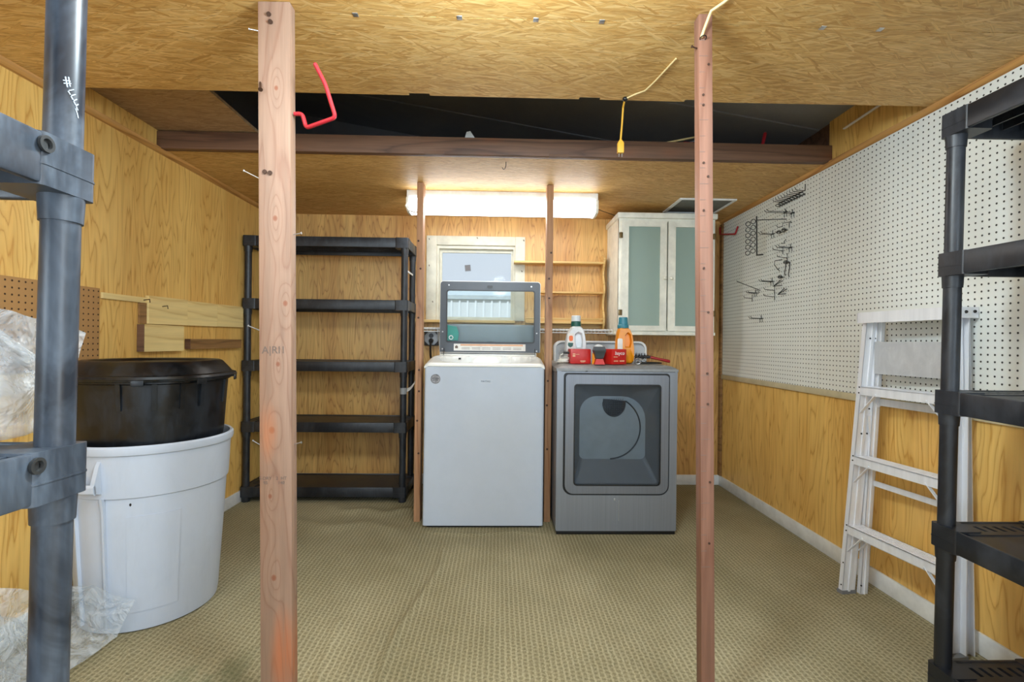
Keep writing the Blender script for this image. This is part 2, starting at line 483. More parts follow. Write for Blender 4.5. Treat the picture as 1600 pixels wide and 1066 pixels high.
LIDGREY = plain('slate_grey_plastic', (78, 84, 92), 0.4, 0.0, 0.03)
DRYER = brushed('dryer_silver', (142, 147, 155), 0.34, 0.45, (260, 2, 2))
DRYERD = brushed('dryer_door_silver', (128, 132, 140), 0.36, 0.5, (260, 2, 2))
DRYERT = plain('dryer_top_grey', (140, 141, 142), 0.42, 0.2, 0.08, 30)
CONSOLE = plain('silver_console', (188, 192, 196), 0.38, 0.2, 0.03)
BLACK = plain('black_plastic', (18, 18, 19), 0.4)
CHARC = plain('charcoal_plastic', (52, 54, 56), 0.4, 0.0, 0.04)
DARKBIN = plain('dark_drum_grey', (178, 184, 186), 0.42, 0.1, 0.05)
PANE = glass('clear_pane', (250, 252, 253), 0.03)
LIDPANE = glass('lid_pane', (238, 244, 246), 0.05, 0.03)
DOORPANE = glass('smoked_pane', (234, 238, 242), 0.13, 0.03, (60, 64, 68))
FROST = glass('reeded_pane', (214, 230, 222), 0.58, 0.35, (186, 206, 196))
FILM = film('clear_polythene')
RED = plain('red_carton', (198, 30, 24), 0.38)
REDV = plain('red_vinyl', (176, 34, 46), 0.35)
ORANGE = plain('orange_bottle_plastic', (240, 148, 14), 0.3)
TEAL = plain('teal_plastic', (52, 128, 146), 0.4)
TEALG = plain('teal_sticker', (30, 132, 120), 0.4)
GREEN = plain('dark_green_plastic', (24, 86, 76), 0.4)
BOTTLE = plain('white_bottle_plastic', (226, 230, 232), 0.3)
PAPER = plain('white_paper', (232, 230, 224), 0.6)
PEACH = plain('peach_print', (226, 176, 138), 0.6)
INK = plain('grey_ink', (112, 96, 88), 0.7)
WHITEINK = plain('pale_blue_ink', (206, 220, 236), 0.6)
STEEL = brushed('bright_steel', (200, 200, 200), 0.3, 0.9)
DARKWIRE = plain('dark_wire', (44, 44, 42), 0.4, 0.6)
BRASS = brushed('old_brass', (120, 100, 66), 0.4, 0.8)
NAIL = plain('rusty_nail', (74, 52, 40), 0.5, 0.5)
YCORD = plain('yellow_cord', (214, 160, 50), 0.5)
TWINE = plain('pale_twine', (226, 200, 142), 0.7)
WCORD = plain('white_cord', (226, 224, 214), 0.5)
LAMPLENS = emit('lit_lens', (0.95, 0.98, 1.0, 1), 7.0)
VENTGREY = plain('grey_vent_panel', (112, 112, 106), 0.6, 0.0, 0.08, 60)
XL, XR, YB, YF, CZ = -1.757, 1.75, 3.85, -1.3, 2.08

def roof_z(x): return 2.30 + 0.16*(1.75 - x)

# ---------------------------------------------------------------- the setting
def carpet_z(x, y):
    z = 0.0
    for pts, h, w in CREASES:
        best = 9.0
        for (ax, ay), (bx, by) in zip(pts, pts[1:]):
            dx, dy = bx-ax, by-ay
            t = max(0, min(1, ((x-ax)*dx+(y-ay)*dy)/(dx*dx+dy*dy)))
            best = min(best, math.hypot(x-ax-t*dx, y-ay-t*dy))
        z += h*math.exp(-(best/w)**2)
    edge = min(x-XL, XR-x, YB-y)
    return z*min(1, max(0, edge/0.15)) + 0.0
CREASES = [
    ([(-0.285, 2.62), (-0.275, 2.42), (-0.32, 2.16), (-0.37, 1.90), (-0.385, 1.72), (-0.36, 1.55)], 0.015, 0.015),
    ([(-0.62, 1.95), (-0.60, 1.80), (-0.585, 1.66), (-0.56, 1.52)], 0.010, 0.018),
    ([(-1.34, 1.83), (-1.22, 1.66), (-1.15, 1.55), (-1.10, 1.40)], 0.011, 0.012),
    ([(-1.10, 3.30), (-0.98, 3.20), (-0.85, 3.24), (-0.72, 3.16), (-0.60, 3.24)], 0.014, 0.05),
    ([(-1.2, 3.02), (-1.0, 2.93), (-0.8, 3.0), (-0.62, 2.9)], 0.011, 0.06),
    ([(-0.40, 2.86), (-0.1, 2.83), (0.10, 2.87), (0.25, 2.84)], 0.006, 0.02),
]
g = G()
nx, ny = 320, 480
g.grid(lambda u, v: (XL-0.03 + u*(XR-XL+0.06), YF-0.6 + v*(YB-YF+0.62), carpet_z(XL-0.03 + u*(XR-XL+0.06), YF-0.6 + v*(YB-YF+0.62))), nx, ny)
struct('floor', g, CARPET, smooth=180)

g = G(); g.box(XL-0.06, XL, YF, YB+0.1, -0.02, 2.92)
struct('wall_left', g, PLY)
g = G(); g.box(XR, XR+0.06, YF, 2.585, -0.02, 2.36); g.box(XR, XR+0.06, 2.585, YB+0.1, -0.02, 2.06)
struct('wall_right', g, PLY)
g = G(); g.box(XR+0.01, XR+0.06, 2.585, YB+0.1, 2.06, 2.36)
struct('wall_right_gable', g, BEAM)
# back wall with its window opening
WX0, WX1, WZ0, WZ1 = -0.492, 0.117, 1.272, 1.856
g = G(); g.frame(rr(XL-0.06, XR+0.06, -0.02, 2.92, 0.001, 1), rr(WX0, WX1, WZ0, WZ1, 0.001, 1), YB, YB+0.09, XZ)
struct('wall_back', g, PLYB)
g = G(); g.box(XL-0.06, XR+0.06, YF-0.02, YF+0.02, 2.08, 2.95)
struct('wall_front', g, OSB)
g = G(); g.faces([(XL-0.1, YF-0.1, roof_z(XL-0.1)), (XR+0.1, YF-0.1, roof_z(XR+0.1)), (XR+0.1, YB+0.2, roof_z(XR+0.1)), (XL-0.1, YB+0.2, roof_z(XL-0.1)),
                  (XL-0.1, YF-0.1, roof_z(XL-0.1)+.03), (XR+0.1, YF-0.1, roof_z(XR+0.1)+.03), (XR+0.1, YB+0.2, roof_z(XR+0.1)+.03), (XL-0.1, YB+0.2, roof_z(XL-0.1)+.03)],
                 [(0, 1, 2, 3), (4, 5, 6, 7), (0, 1, 5, 4), (1, 2, 6, 5), (2, 3, 7, 6), (3, 0, 4, 7)])
# lap joints of the felt
for y in (1.5, 2.1, 2.7, 3.3):
    g.obox((0, y, roof_z(0)-0.004), (1, 0, -0.16), (0, 1, 0), (0.16, 0, 1), 3.55, 0.05, 0.008)
struct('roof', g, ROOF)

# front ceiling: two sheets with a hairline seam and panel clips, rear sheet with a notched edge
g = G(); g.box(XL, XR, YF, 1.4835, CZ, CZ+0.012)
ceil_a = struct('ceiling', g, OSB)
g = G()
edge = [(XL, 1.962)]
for a, b in ((-0.367, -0.285), (0.308, 0.392), (0.731, 0.80)):
    edge += [(a, 1.962), (a, 1.946), (b, 1.946), (b, 1.962)]
edge += [(XR, 1.952)]
pts = [(XL, 1.4865)] + edge + [(XR, 1.4865)]
g.plate([(p[0], p[1]) for p in pts], CZ, CZ+0.012, XY)
ceil_b = struct('ceiling', g, OSB)
for x in (-0.44, -0.13, 0.10, 0.30, 0.98, 1.16):
    g = G(); g.box(x-0.008, x+0.008, 1.476, 1.494, CZ-0.0015, CZ+0.013, 0.0005)
    obj('panel_clip', g, STEEL, ceil_b)
g = G(); g.box(XL, XR, 2.598, YB, CZ, CZ+0.012)
ceil_c = struct('ceiling', g, OSB)
g = G(); g.box(XL, 1.748, 2.558, 2.598, CZ-0.004, 2.165, 0.002)
for x in (-0.345, 0.30): g.box(x-0.05, x+0.05, 2.552, 2.562, CZ-0.008, CZ+0.006, 0)
struct('ceiling_beam', g, BEAM)
g = G(); g.box(XL+0.001, -1.255, 1.55, 2.62, 2.170, 2.185)
struct('loft_deck', g, OSBG)
g = G(); g.box(XL, XR, YB-0.05, YB-0.01, 2.095, 2.95); struct('loft_dark_panel_back', g, ROOF)  # dark panel added to blacken the back of the loft
g = G(); g.box(XL+0.001, XL+0.012, 2.60, YB-0.05, 2.19, 2.92); struct('loft_dark_panel_left', g, ROOF)  # dark lining added to blacken the loft's left side

# mouldings, battens, baseboards
def quarter(g, x, sx, y0, y1, z, r):
    prof = [(0, 0), (0, -r)] + [(sx*r*math.sin(math.radians(a)), -r*math.cos(math.radians(a))) for a in (20, 45, 70)] + [(sx*r, 0)]
    g.loft([[(x+a, y0, z+b) for a, b in prof], [(x+a, y1, z+b) for a, b in prof]])
g = G(); quarter(g, XL, 1, YF, YB, CZ, 0.024); struct('trim_1', g, MOULD)
g = G(); quarter(g, XR, -1, YF, YB, CZ, 0.022); struct('trim_2', g, MOULD)
g = G(); g.box(XR-0.014, XR, 1.0, 3.806, 0.838, 0.872, 0.003); struct('trim_3', g, CREAMT)
g = G(); g.box(XL, XL+0.02, YB-0.055, YB, 0.08, 2.05, 0.003); struct('trim_4', g, BEAM)
g = G(); g.box(XR-0.018, XR, YB-0.045, YB, 0.08, 2.05, 0.003); struct('corner_shade_strip', g, DARKPINE)  # dark strip standing in for the shaded wall in this corner
g = G(); g.box(XL, XL+0.012, YF, YB, 0.0, 0.078, 0.003); struct('baseboard_left', g, WHITE)
g = G(); g.box(XR-0.012, XR, YF, YB, 0.0, 0.078, 0.003); struct('baseboard_right', g, WHITE)
g = G(); g.box(XL, XR, YB-0.012, YB, 0.0, 0.078, 0.003); struct('baseboard_back', g, WHITE)

# window
g = G()
out = [(-0.570, 1.272), (0.194, 1.272), (0.194, 1.927), (-0.570, 1.927)]
inn = [(WX0, 1.272), (WX1, 1.272), (WX1, WZ1), (WX0, WZ1)]
g.box(-0.570, WX0, YB-0.018, YB, 1.272, 1.927, 0.003); g.box(WX1, 0.194, YB-0.018, YB, 1.272, 1.927, 0.003)
g.box(WX0, WX1, YB-0.018, YB, WZ1, 1.927, 0.003)
win = struct('window_1', g, CREAM_DIM)
g = G(); g.frame(rr(WX0, WX1, WZ0, WZ1, 0.002, 2), rr(WX0+0.018, WX1-0.014, WZ0+0.014, WZ1-0.024, 0.002, 2), YB+0.002, YB+0.085, XZ)
obj('window_frame', g, CREAM_DIM, win)
g = G(); g.frame(rr(WX0+0.018, WX1-0.014, WZ0+0.014, WZ1-0.024, 0.002, 2), rr(WX0+0.036, WX1-0.030, WZ0+0.03, WZ1-0.048, 0.002, 2), YB+0.04, YB+0.065, XZ)
obj('sash', g, CREAM_DIM, win)
g = G(); g.box(WX0+0.03, WX1-0.025, YB+0.05, YB+0.054, WZ0+0.02, WZ1-0.04)
pane = obj('pane', g, PANE, win)
g = G(); g.obox((-0.254, YB+0.047, 1.688), (1, 0, 0.1), (0, 1, 0), (-0.1, 0, 1), 0.046, 0.001, 0.050)
st = obj('sticker', g, plain('grey_sticker', (120, 124, 130), 0.6), pane, label='small grey square sticker')
for i in range(4):
    g = G(); g.obox((-0.254, YB+0.0462, 1.704-i*0.010), (1, 0, 0.1), (0, 1, 0), (-0.1, 0, 1), 0.034, 0.0006, 0.003)
    obj('print_line', g, INK, st)
for k, (x, z) in enumerate(((-0.552, 1.905), (-0.18, 1.918), (0.180, 1.905), (-0.55, 1.70), (0.168, 1.665), (-0.52, 1.42))):
    g = G(); g.bar((x, YB-0.018, z), (x+0.004, YB-0.027, z-0.012), 0.004, 0.004)
    obj('nail', g, NAIL, win)
# exterior seen through the pane
g = G(); g.box(-9, 9, 4.2, 16, -0.25, -0.15)
struct('ground', g, plain('dry_ground', (150, 146, 116), 0.9, 0, 0.1, 3))
t = thing('shed', 'white ribbed metal shed outside the window', 'shed', (-0.4, 8.6, -0.15))
g = G()
for i in range(60):
    x = -4.4 + i*0.13
    g.box(x, x+0.126, 8.0, 8.02, -0.15, 1.80, 0); g.box(x+0.10, x+0.13, 7.985, 8.02, -0.15, 1.80, 0.004)
g.box(-4.4, 3.4, 8.02, 9.4, -0.15, 1.80)
obj('wall', g, plain('white_siding', (222, 226, 230), 0.5, 0, 0.02), t)
g = G(); g.faces([(-4.6, 7.965, 1.80), (3.6, 7.965, 1.80), (3.6, 9.5, 2.02), (-4.6, 9.5, 2.02), (-4.6, 7.965, 1.86), (3.6, 7.965, 1.86), (3.6, 9.5, 2.1), (-4.6, 9.5, 2.1)],
                 [(0, 1, 2, 3), (4, 5, 6, 7), (0, 1, 5, 4), (1, 2, 6, 5), (2, 3, 7, 6), (3, 0, 4, 7)])
obj('roof', g, plain('pale_roof', (196, 206, 212), 0.5), t)

# ---------------------------------------------------------------- wall boards and offcuts
for y0, y1, lab in ((2.648, 3.806, 'white pegboard panel at the back of the right wall, holding the wire hooks'),
                    (1.428, 2.642, 'white pegboard panel on the right wall behind the aluminium stepladder'),
                    (0.40, 1.422, 'white pegboard panel on the right wall nearest the viewer, behind the shelf ends')):
    g = G(); g.box(XR-0.006, XR-0.0003, y0, y1, 0.8725, 2.0555)
    bm_o = obj('pegboard', g, PEGW)
    tag(bm_o, lab, 'pegboard', 'white pegboard panels on the right wall')
g = G(); g.box(XL, XL+0.006, 0.95, 2.205, 0.975, 1.322)
tag(obj('pegboard', g, PEGB), 'brown hardboard pegboard on the left wall behind the clear bag', 'pegboard')

def offcut(label, x1, y0, y1, z0, z1, mat, slope=0.0):
    g = G(); w = y1-y0
    g.loft([[(XL+0.001, y0, z0), (XL+0.001+x1, y0, z0), (XL+0.001+x1, y0, z1), (XL+0.001, y0, z1)],
            [(XL+0.001, y1, z0+slope*w), (XL+0.001+x1, y1, z0+slope*w), (XL+0.001+x1, y1, z1+slope*w), (XL+0.001, y1, z1+slope*w)]])
    return tobj('board', g, mat, label, 'board', 'wood offcuts nailed to the left wall')
offcut('narrow pale strip of wood on the left wall next to the brown pegboard', 0.012, 2.214, 2.50, 1.280, 1.306, PINE, 0.0)
b1 = offcut('pale upright offcut with two bent nails, first in the row of boards above the bin', 0.020, 2.488, 2.790, 1.177, 1.318, PINE, 0.01)
offcut('pale middle offcut between two others in the row on the left wall', 0.018, 2.792, 3.085, 1.180, 1.318, PINE, 0.01)
offcut('pale offcut at the far end of the row, nearest the black shelf unit', 0.018, 3.087, 3.392, 1.184, 1.322, PINE, 0.01)
b2 = offcut('square pale block with a knot just above the black tote lid', 0.036, 2.436, 2.735, 1.040, 1.174, PINE)
b3 = offcut('short brown batten on the left wall to the right of the square block', 0.032, 2.80, 3.345, 1.048, 1.105, DARKPINE)
offcut('thin dark brown stick behind the end of the pale boards', 0.010, 2.440, 2.486, 1.178, 1.30, DARKPINE)
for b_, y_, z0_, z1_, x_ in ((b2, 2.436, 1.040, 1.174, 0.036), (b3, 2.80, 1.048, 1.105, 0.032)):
    g = G(); g.box(XL+0.0015, XL+x_+0.0005, y_-0.0012, y_-0.0001, z0_+0.0005, z1_-0.0005)  # thin dark brown plate over the near end of the board
    obj('end_face', g, BEAM, b_, label='dark brown end face')
for y, z in ((2.455, 1.292), (2.585, 1.270)):
    g = G(); g.tube([(XL+0.018, y, z), (XL+0.05, y-0.005, z+0.004), (XL+0.062, y-0.02, z-0.012)], 0.0022, 6)
    obj('nail', g, NAIL, b1)

# ---------------------------------------------------------------- lumber posts
def nail(parent, p, q, r=0.0022, mat=NAIL):
    g = G(); g.cyl(p, q, r, seg=8)
    d = (Vector(q)-Vector(p)).normalized()
    g.cyl(Vector(q), Vector(q)+d*0.0015, r*2.2, seg=8)
    return obj('nail', g, mat, parent)

g = G(); g.box(-0.674, -0.583, 1.435, 1.473, 0.0, CZ-0.001, 0.002)
post_l = tobj('wood_post', g, FIR, 'wide pinkish lumber stud in the left foreground with knots and stamps', 'post')
o0 = Vector(post_l.location)
for p, q in (((-0.674, 1.455, 1.130), (-0.712, 1.452, 1.146)), ((-0.674, 1.455, 1.572), (-0.722, 1.45, 1.596)), ((-0.674, 1.455, 2.005), (-0.706, 1.452, 2.009)),
             ((-0.674, 1.455, 0.795), (-0.700, 1.452, 0.812)), ((-0.583, 1.455, 1.412), (-0.560, 1.452, 1.416)), ((-0.583, 1.455, 0.800), (-0.562, 1.45, 0.806))):
    nail(post_l, p, q, 0.0016, STEEL)
nail(post_l, (-0.668, 1.436, 1.846), (-0.660, 1.420, 1.818), 0.003)
nail(post_l, (-0.643, 1.436, 2.045), (-0.641, 1.431, 2.040), 0.003)
nail(post_l, (-0.637, 1.436, 2.022), (-0.636, 1.431, 2.018), 0.003)
for p in ((-0.640, 1.585), (-0.655, 1.588)):
    nail(post_l, (p[0], 1.436, p[1]), (p[0], 1.433, p[1]), 0.003)
text('stamp', 'A|RI1', 0.030, INK, post_l, (-0.632, 1.4345, 1.075), (math.radians(90), 0, 0), 0.0002)
text('stamp', 'S-DRY\n93', 0.013, INK, post_l, (-0.657, 1.4345, 0.700), (math.radians(90), 0, 0), 0.0002)
text('stamp', '2  HT\n140', 0.013, INK, post_l, (-0.612, 1.4345, 0.700), (math.radians(90), 0, 0), 0.0002)
post_l.rotation_euler.y = -0.0147

g = G(); g.box(0.608, 0.648, 1.435, 1.473, 0.0, CZ-0.001, 0.002)
post_r = tobj('wood_post', g, FIR2, 'narrow reddish lumber stud in the right foreground with tick marks', 'post')
for z in (1.93, 1.84, 1.81, 1.64, 1.60, 1.50, 1.33, 1.20, 1.02, 0.93, 0.70, 0.52):
    x = 0.628 + 0.010*math.sin(z*37)
    nail(post_r, (x, 1.436, z), (x, 1.434, z), 0.0016)
for i in range(34):
    z = 0.45+i*0.047
    g = G(); g.box(0.6085, 0.6085+(0.026 if i % 4 == 0 else 0.016), 1.4345, 1.4352, z, z+0.0012)
    obj('tick_mark', g, INK, post_r)
nail(post_r, (0.609, 1.45, 1.985), (0.590, 1.442, 1.986), 0.002)
post_r.rotation_euler.y = -0.0150

g = G(); g.box(-0.512, -0.474, 3.03, 3.115, 0.0, CZ-0.001, 0.002)
p3 = tobj('wood_post', g, FIRB, 'thin lumber stud standing between the black shelf unit and the white washer', 'post')
for z in (1.55, 1.25, 0.93, 0.62, 0.42, 1.72, 0.80): nail(p3, (-0.493+0.008*math.sin(z*50), 3.031, z), (-0.493+0.008*math.sin(z*50), 3.028, z), 0.003)
g = G(); g.box(0.286, 0.326, 3.03, 3.115, 0.0, CZ-0.001, 0.002)
p4 = tobj('wood_post', g, FIRB, 'thin lumber stud standing in the gap between washer and dryer', 'post')
for z in (1.66, 1.50, 1.38, 0.87, 0.72, 0.45): nail(p4, (0.306+0.008*math.sin(z*50), 3.031, z), (0.306+0.008*math.sin(z*50), 3.028, z), 0.003)

# ---------------------------------------------------------------- red storage hooks
def hook(label, pts, r, mat=REDV, name='storage_hook', screw=None, group='red utility hooks'):
    t = thing(name, label, 'hook', pts[0], group)
    g = G(); g.tube(pts, r, 10); g.sphere(pts[-1], r*1.02, 2)
    obj('hook_arm', g, mat, t)
    if screw:
        g = G(); g.cyl(screw[0], screw[1], r*0.45, seg=8); obj('screw_shank', g, STEEL, t)
    return t
def smoothpath(pts, n=5, r=0.012):
    P = [Vector(p) for p in pts]; out = [P[0]]
    for a, b, c in zip(P, P[1:], P[2:]):
        u = (a-b); v = (c-b); q = min(r, u.length*0.45, v.length*0.45)
        s, e = b+u.normalized()*q, b+v.normalized()*q
        for i in range(n+1):
            t = i/n; out.append(s*(1-t)**2 + b*(2*t*(1-t)) + e*t*t)
    return out + [P[-1]]
hook('large red vinyl hook screwed into the side of the left foreground stud',
     smoothpath([(-0.604, 1.452, 1.764), (-0.580, 1.450, 1.764), (-0.568, 1.448, 1.722), (-0.474, 1.42, 1.742), (-0.497, 1.40, 1.826), (-0.520, 1.385, 1.872)]), 0.0058,
     screw=((-0.622, 1.454, 1.764), (-0.60, 1.452, 1.764)))
hook('red vinyl hook lying in the loft opening on top of the brown beam',
     smoothpath([(0.98, 2.63, 2.188), (1.395, 2.66, 2.180), (1.43, 2.665, 2.20), (1.442, 2.66, 2.262)]), 0.009)
hook('small red hook high in the back right corner beside the white cabinet',
     smoothpath([(1.730, 3.838, 2.03), (1.728, 3.835, 1.974), (1.726, 3.58, 1.92), (1.727, 3.545, 1.965)]), 0.006)

# ---------------------------------------------------------------- cords, twine and loose bits by the opening
t = thing('extension_cord', 'yellow cord with a plug hanging from the edge of the strand board ceiling', 'cord', (0.483, 1.94, 1.87))
g = G(); g.tube([(0.487, 1.940, 2.073), (0.488, 1.972, 2.055), (0.486, 1.975, 2.0), (0.482, 1.974, 1.95), (0.480, 1.974, 1.922)], 0.0038, 8); obj('cable', g, YCORD, t)
g = G(); g.loft([[(p, q, z) for p, q in rr(0.480-w, 0.480+w, 1.974-d, 1.974+d, 0.003, 3)] for w, d, z in ((0.012, 0.008, 1.872), (0.013, 0.009, 1.876), (0.013, 0.009, 1.912), (0.005, 0.005, 1.926))])
plug = obj('plug', g, YCORD, t)
g = G(); g.box(0.473, 0.475, 1.972, 1.977, 1.858, 1.873); g.box(0.485, 0.487, 1.972, 1.977, 1.858, 1.873); obj('prong', g, STEEL, plug)
g = G(); g.sphere((0.487, 1.936, 2.072), 0.011, 2, (1, 1, 0.8)); obj('knot', g, BLACK, t)
t = thing('twine', 'pale twine stapled along the ceiling from the yellow cord to the right stud', 'twine', (0.60, 1.55, 2.07))
g = G(); g.tube([(0.492, 1.93, 2.073), (0.515, 1.905, 2.075), (0.548, 1.87, 2.074), (0.566, 1.80, 2.076), (0.590, 1.66, 2.076)], 0.003, 6); obj('strand', g, TWINE, t)
g = G(); g.tube([(0.582, 1.428, 2.005), (0.590, 1.425, 2.03), (0.602, 1.41, 2.07), (0.625, 1.38, 2.075), (0.66, 1.30, 2.076), (0.70, 1.15, 2.076)], 0.0042, 6); obj('strand', g, TWINE, t)
g = G(); g.torus((0.588, 1.43, 2.004), (0, 0.3, 1), 0.009, 0.0015); obj('staple', g, DARKWIRE, t)
g = G(); g.bar((1.725, 2.44, 2.20), (1.725, 2.05, 2.212), 0.012, 0.005)
tobj('batten_strip', g, WHITE, 'thin white strip leaning on the plywood beside the loft opening', 'strip')
g = G(); g.faces([(-0.196, 2.60, 2.166), (-0.13, 2.602, 2.166), (-0.165, 2.615, 2.222), (-0.185, 2.615, 2.218), (-0.19, 2.66, 2.166), (-0.13, 2.66, 2.166)], [(0, 1, 2, 3), (1, 5, 2), (5, 4, 3, 2), (4, 0, 3), (0, 4, 5, 1)])
tobj('folded_paper', g, PAPER, 'small folded white paper standing on the brown beam', 'paper')
g = G(); g.bar((0.855, 2.62, 2.178), (1.06, 2.66, 2.236), 0.010, 0.008); tobj('wood_stick', g, PINE, 'pale wood stick lying in the loft behind the right stud', 'stick')
g = G(); g.bar((0.93, 2.66, 2.183), (1.08, 2.72, 2.238), 0.05, 0.003, (0.3, 0, 1)); tobj('plastic_scrap', g, plain('grey_scrap', (180, 186, 196), 0.4), 'grey plastic scrap beside the wood stick in the loft', 'scrap')
g = G(); g.tube([(0.69, 2.60, 2.168), (0.71, 2.61, 2.186), (0.735, 2.62, 2.182), (0.745, 2.63, 2.170)], 0.003, 6); tobj('wire_scrap', g, DARKWIRE, 'bent dark wire scrap on the beam right of the yellow plug', 'wire')
g = G(); g.tube([(0.026, 2.66, CZ), (0.026, 2.66, 2.060), (0.020, 2.662, 2.042), (0.012, 2.664, 2.040), (0.006, 2.664, 2.05)], 0.0018, 6); tobj('ceiling_hook', g, DARKWIRE, 'tiny dark wire hook in the rear ceiling below the brown beam', 'hook')
g = G(); g.tube([(0.66, 3.40, 2.05), (0.64, 3.41, 2.03), (0.655, 3.42, 2.012), (0.672, 3.43, 2.03), (0.665, 3.45, 2.055), (0.72, 3.5, 2.052), (0.83, 3.56, 2.036)], 0.0022, 6)
tobj('loose_wire', g, DARKWIRE, 'thin dark wire looped between the lamp end and the white cabinet', 'wire')
# vent panel
t = thing('vent_panel', 'grey access panel in a white frame on the ceiling above the cabinet', 'panel', (1.38, 3.43, 2.07))
g = G(); g.box(1.205, 1.565, 3.262, 3.585, CZ-0.006, CZ-0.001); obj('panel', g, VENTGREY, t)
g = G(); g.frame(rr(1.192, 1.578, 3.248, 3.60, 0.003, 2), rr(1.212, 1.558, 3.266, 3.58, 0.002, 2), CZ-0.010, CZ-0.001, XY); obj('frame', g, WHITE, t)

# ---------------------------------------------------------------- fluorescent lamp
t = thing('ceiling_lamp', 'long white fluorescent lamp, lit, on the ceiling over the washer', 'lamp', (0.012, 3.26, 2.08))
g = G(); g.box(-0.605, 0.632, 3.185, 3.335, 2.022, CZ-0.0005, 0.003); obj('housing', g, WHITE, t)
g = G()
prof = [(3.176, 2.026), (3.176, 1.978), (3.190, 1.956), (3.230, 1.948), (3.290, 1.948), (3.330, 1.956), (3.344, 1.978), (3.344, 2.026)]
g.loft([[(-0.592, a, b) for a, b in prof], [(0.618, a, b) for a, b in prof]]); obj('lens', g, LAMPLENS, t)
for x0, x1 in ((-0.606, -0.591), (0.617, 0.633)):
    g = G(); pr = [(3.172, 2.030), (3.172, 1.972), (3.188, 1.951), (3.230, 1.943), (3.290, 1.943), (3.332, 1.951), (3.348, 1.972), (3.348, 2.030)]
    g.loft([[(x0, a, b) for a, b in pr], [(x1, a, b) for a, b in pr]]); obj('end_cap', g, CREAM, t)
g = G(); g.tube([(-0.600, 3.18, 2.0), (-0.604, 3.15, 1.965), (-0.585, 3.14, 1.935), (-0.54, 3.15, 1.925), (-0.515, 3.16, 1.94), (-0.52, 3.17, 1.96)], 0.005, 8); obj('power_cord', g, WCORD, t)
# ---------------------------------------------------------------- black resin shelf units
UL, UD, PR = 1.115, 0.36, 0.0225
LEVELS = (0.105, 0.547, 0.962, 1.385, 1.812)
def shelf_unit():
    t = thing('shelf_unit', 'x', 'shelf unit', (0, 0, 0), 'five-tier resin shelf units')
    hx, hy = UL/2, UD/2
    px, py = hx-0.027, hy-0.025
    rh = 0.068
    for zt in LEVELS:
        g = G()
        # rim rails, slightly bowed outwards, and the recessed deck with slotted ends
        for s in (-1, 1):
            g.box(-hx+0.085, hx-0.085, s*hy-0.012 if s > 0 else s*hy, s*hy if s > 0 else s*hy+0.012, zt-rh, zt, 0.004)
            g.box(s*hx-0.012 if s > 0 else s*hx, s*hx if s > 0 else s*hx+0.012, -hy+0.075, hy-0.075, zt-rh, zt, 0.004)
        g.box(-hx+0.10, hx-0.10, -hy+0.008, hy-0.008, zt-0.014, zt-0.006)
        for s in (-1, 1):
            x0, x1 = sorted((s*(hx-0.10), s*(hx-0.008)))
            xm0, xm1 = sorted((s*(hx-0.075), s*(hx-0.035)))
            g.box(*sorted((s*(hx-0.035), s*(hx-0.008))), -hy+0.03, hy-0.03, zt-0.014, zt-0.003)
            g.box(*sorted((s*(hx-0.10), s*(hx-0.075))), -hy+0.03, hy-0.03, zt-0.014, zt-0.003)
            n = 8; w = (UD-0.12)/n
            for i in range(n+1):
                y = -hy+0.06+i*w
                g.box(xm0, xm1, y-w*0.30, y+w*0.30, zt-0.014, zt-0.003)
        # stiffening ribs under the deck
        for i in range(5):
            y = -hy+0.06+i*(UD-0.12)/4
            g.box(-hx+0.02, hx-0.02, y-0.003, y+0.003, zt-0.045, zt-0.012)
        sh = obj('shelf', g, BLACKP, t)
        for sx in (-1, 1):
            for sy in (-1, 1):
                g = G()
                cx, cy = sx*px, sy*py
                x0, x1 = sorted((sx*hx, sx*(hx-0.088))); y0, y1 = sorted((sy*hy, sy*(hy-0.078)))
                L = [(a, b) for a, b in rr(x0-0.0015, x1+0.0015, y0-0.0015, y1+0.0015, 0.010, 4)]
                g.loft([[(a, b, z) for a, b in L] for z in (zt-rh-0.002, zt+0.001)])
                # parting line and collar
                L2 = rr(x0-0.0025, x1+0.0025, y0-0.0025, y1+0.0025, 0.011, 4)
                g.loft([[(a, b, z) for a, b in L2] for z in (zt-rh*0.62, zt-rh*0.58)])
                g.cyl((cx, cy, zt-rh-0.038), (cx, cy, zt-rh-0.002), PR+0.0025, PR+0.004, 24)
                obj('corner_socket', g, BLACKP, sh)
    for sx in (-1, 1):
        for sy in (-1, 1):
            g = G()
            g.cyl((sx*px, sy*py, 0.0), (sx*px, sy*py, LEVELS[-1]-0.004), PR, seg=28)
            obj('post', g, BLACKP, t)
    return t
unit = shelf_unit()
unit.location = (-1.186, 3.563, 0)
unit['label'] = 'empty black five-tier shelf unit in the back left corner against the wall'
u2 = copy_tree(unit)
u2.location = (1.546, 0.97, 0); u2.rotation_euler = (0, -0.0165, math.radians(90))
u2['label'] = 'black shelf unit at the right edge in front of the stepladder'
u3 = copy_tree(unit)
u3.location = (-0.783, 0.167, 0); u3.rotation_euler = (0, 0.0185, math.radians(90))
u3['label'] = 'dusty shelf unit closest to the viewer on the left edge, holding a clear bag'
for ch in u3.children:
    ch.data = ch.data.copy(); ch.data.materials[0] = GREYP
    for c2 in ch.children:
        c2.data = c2.data.copy(); c2.data.materials[0] = GREYP
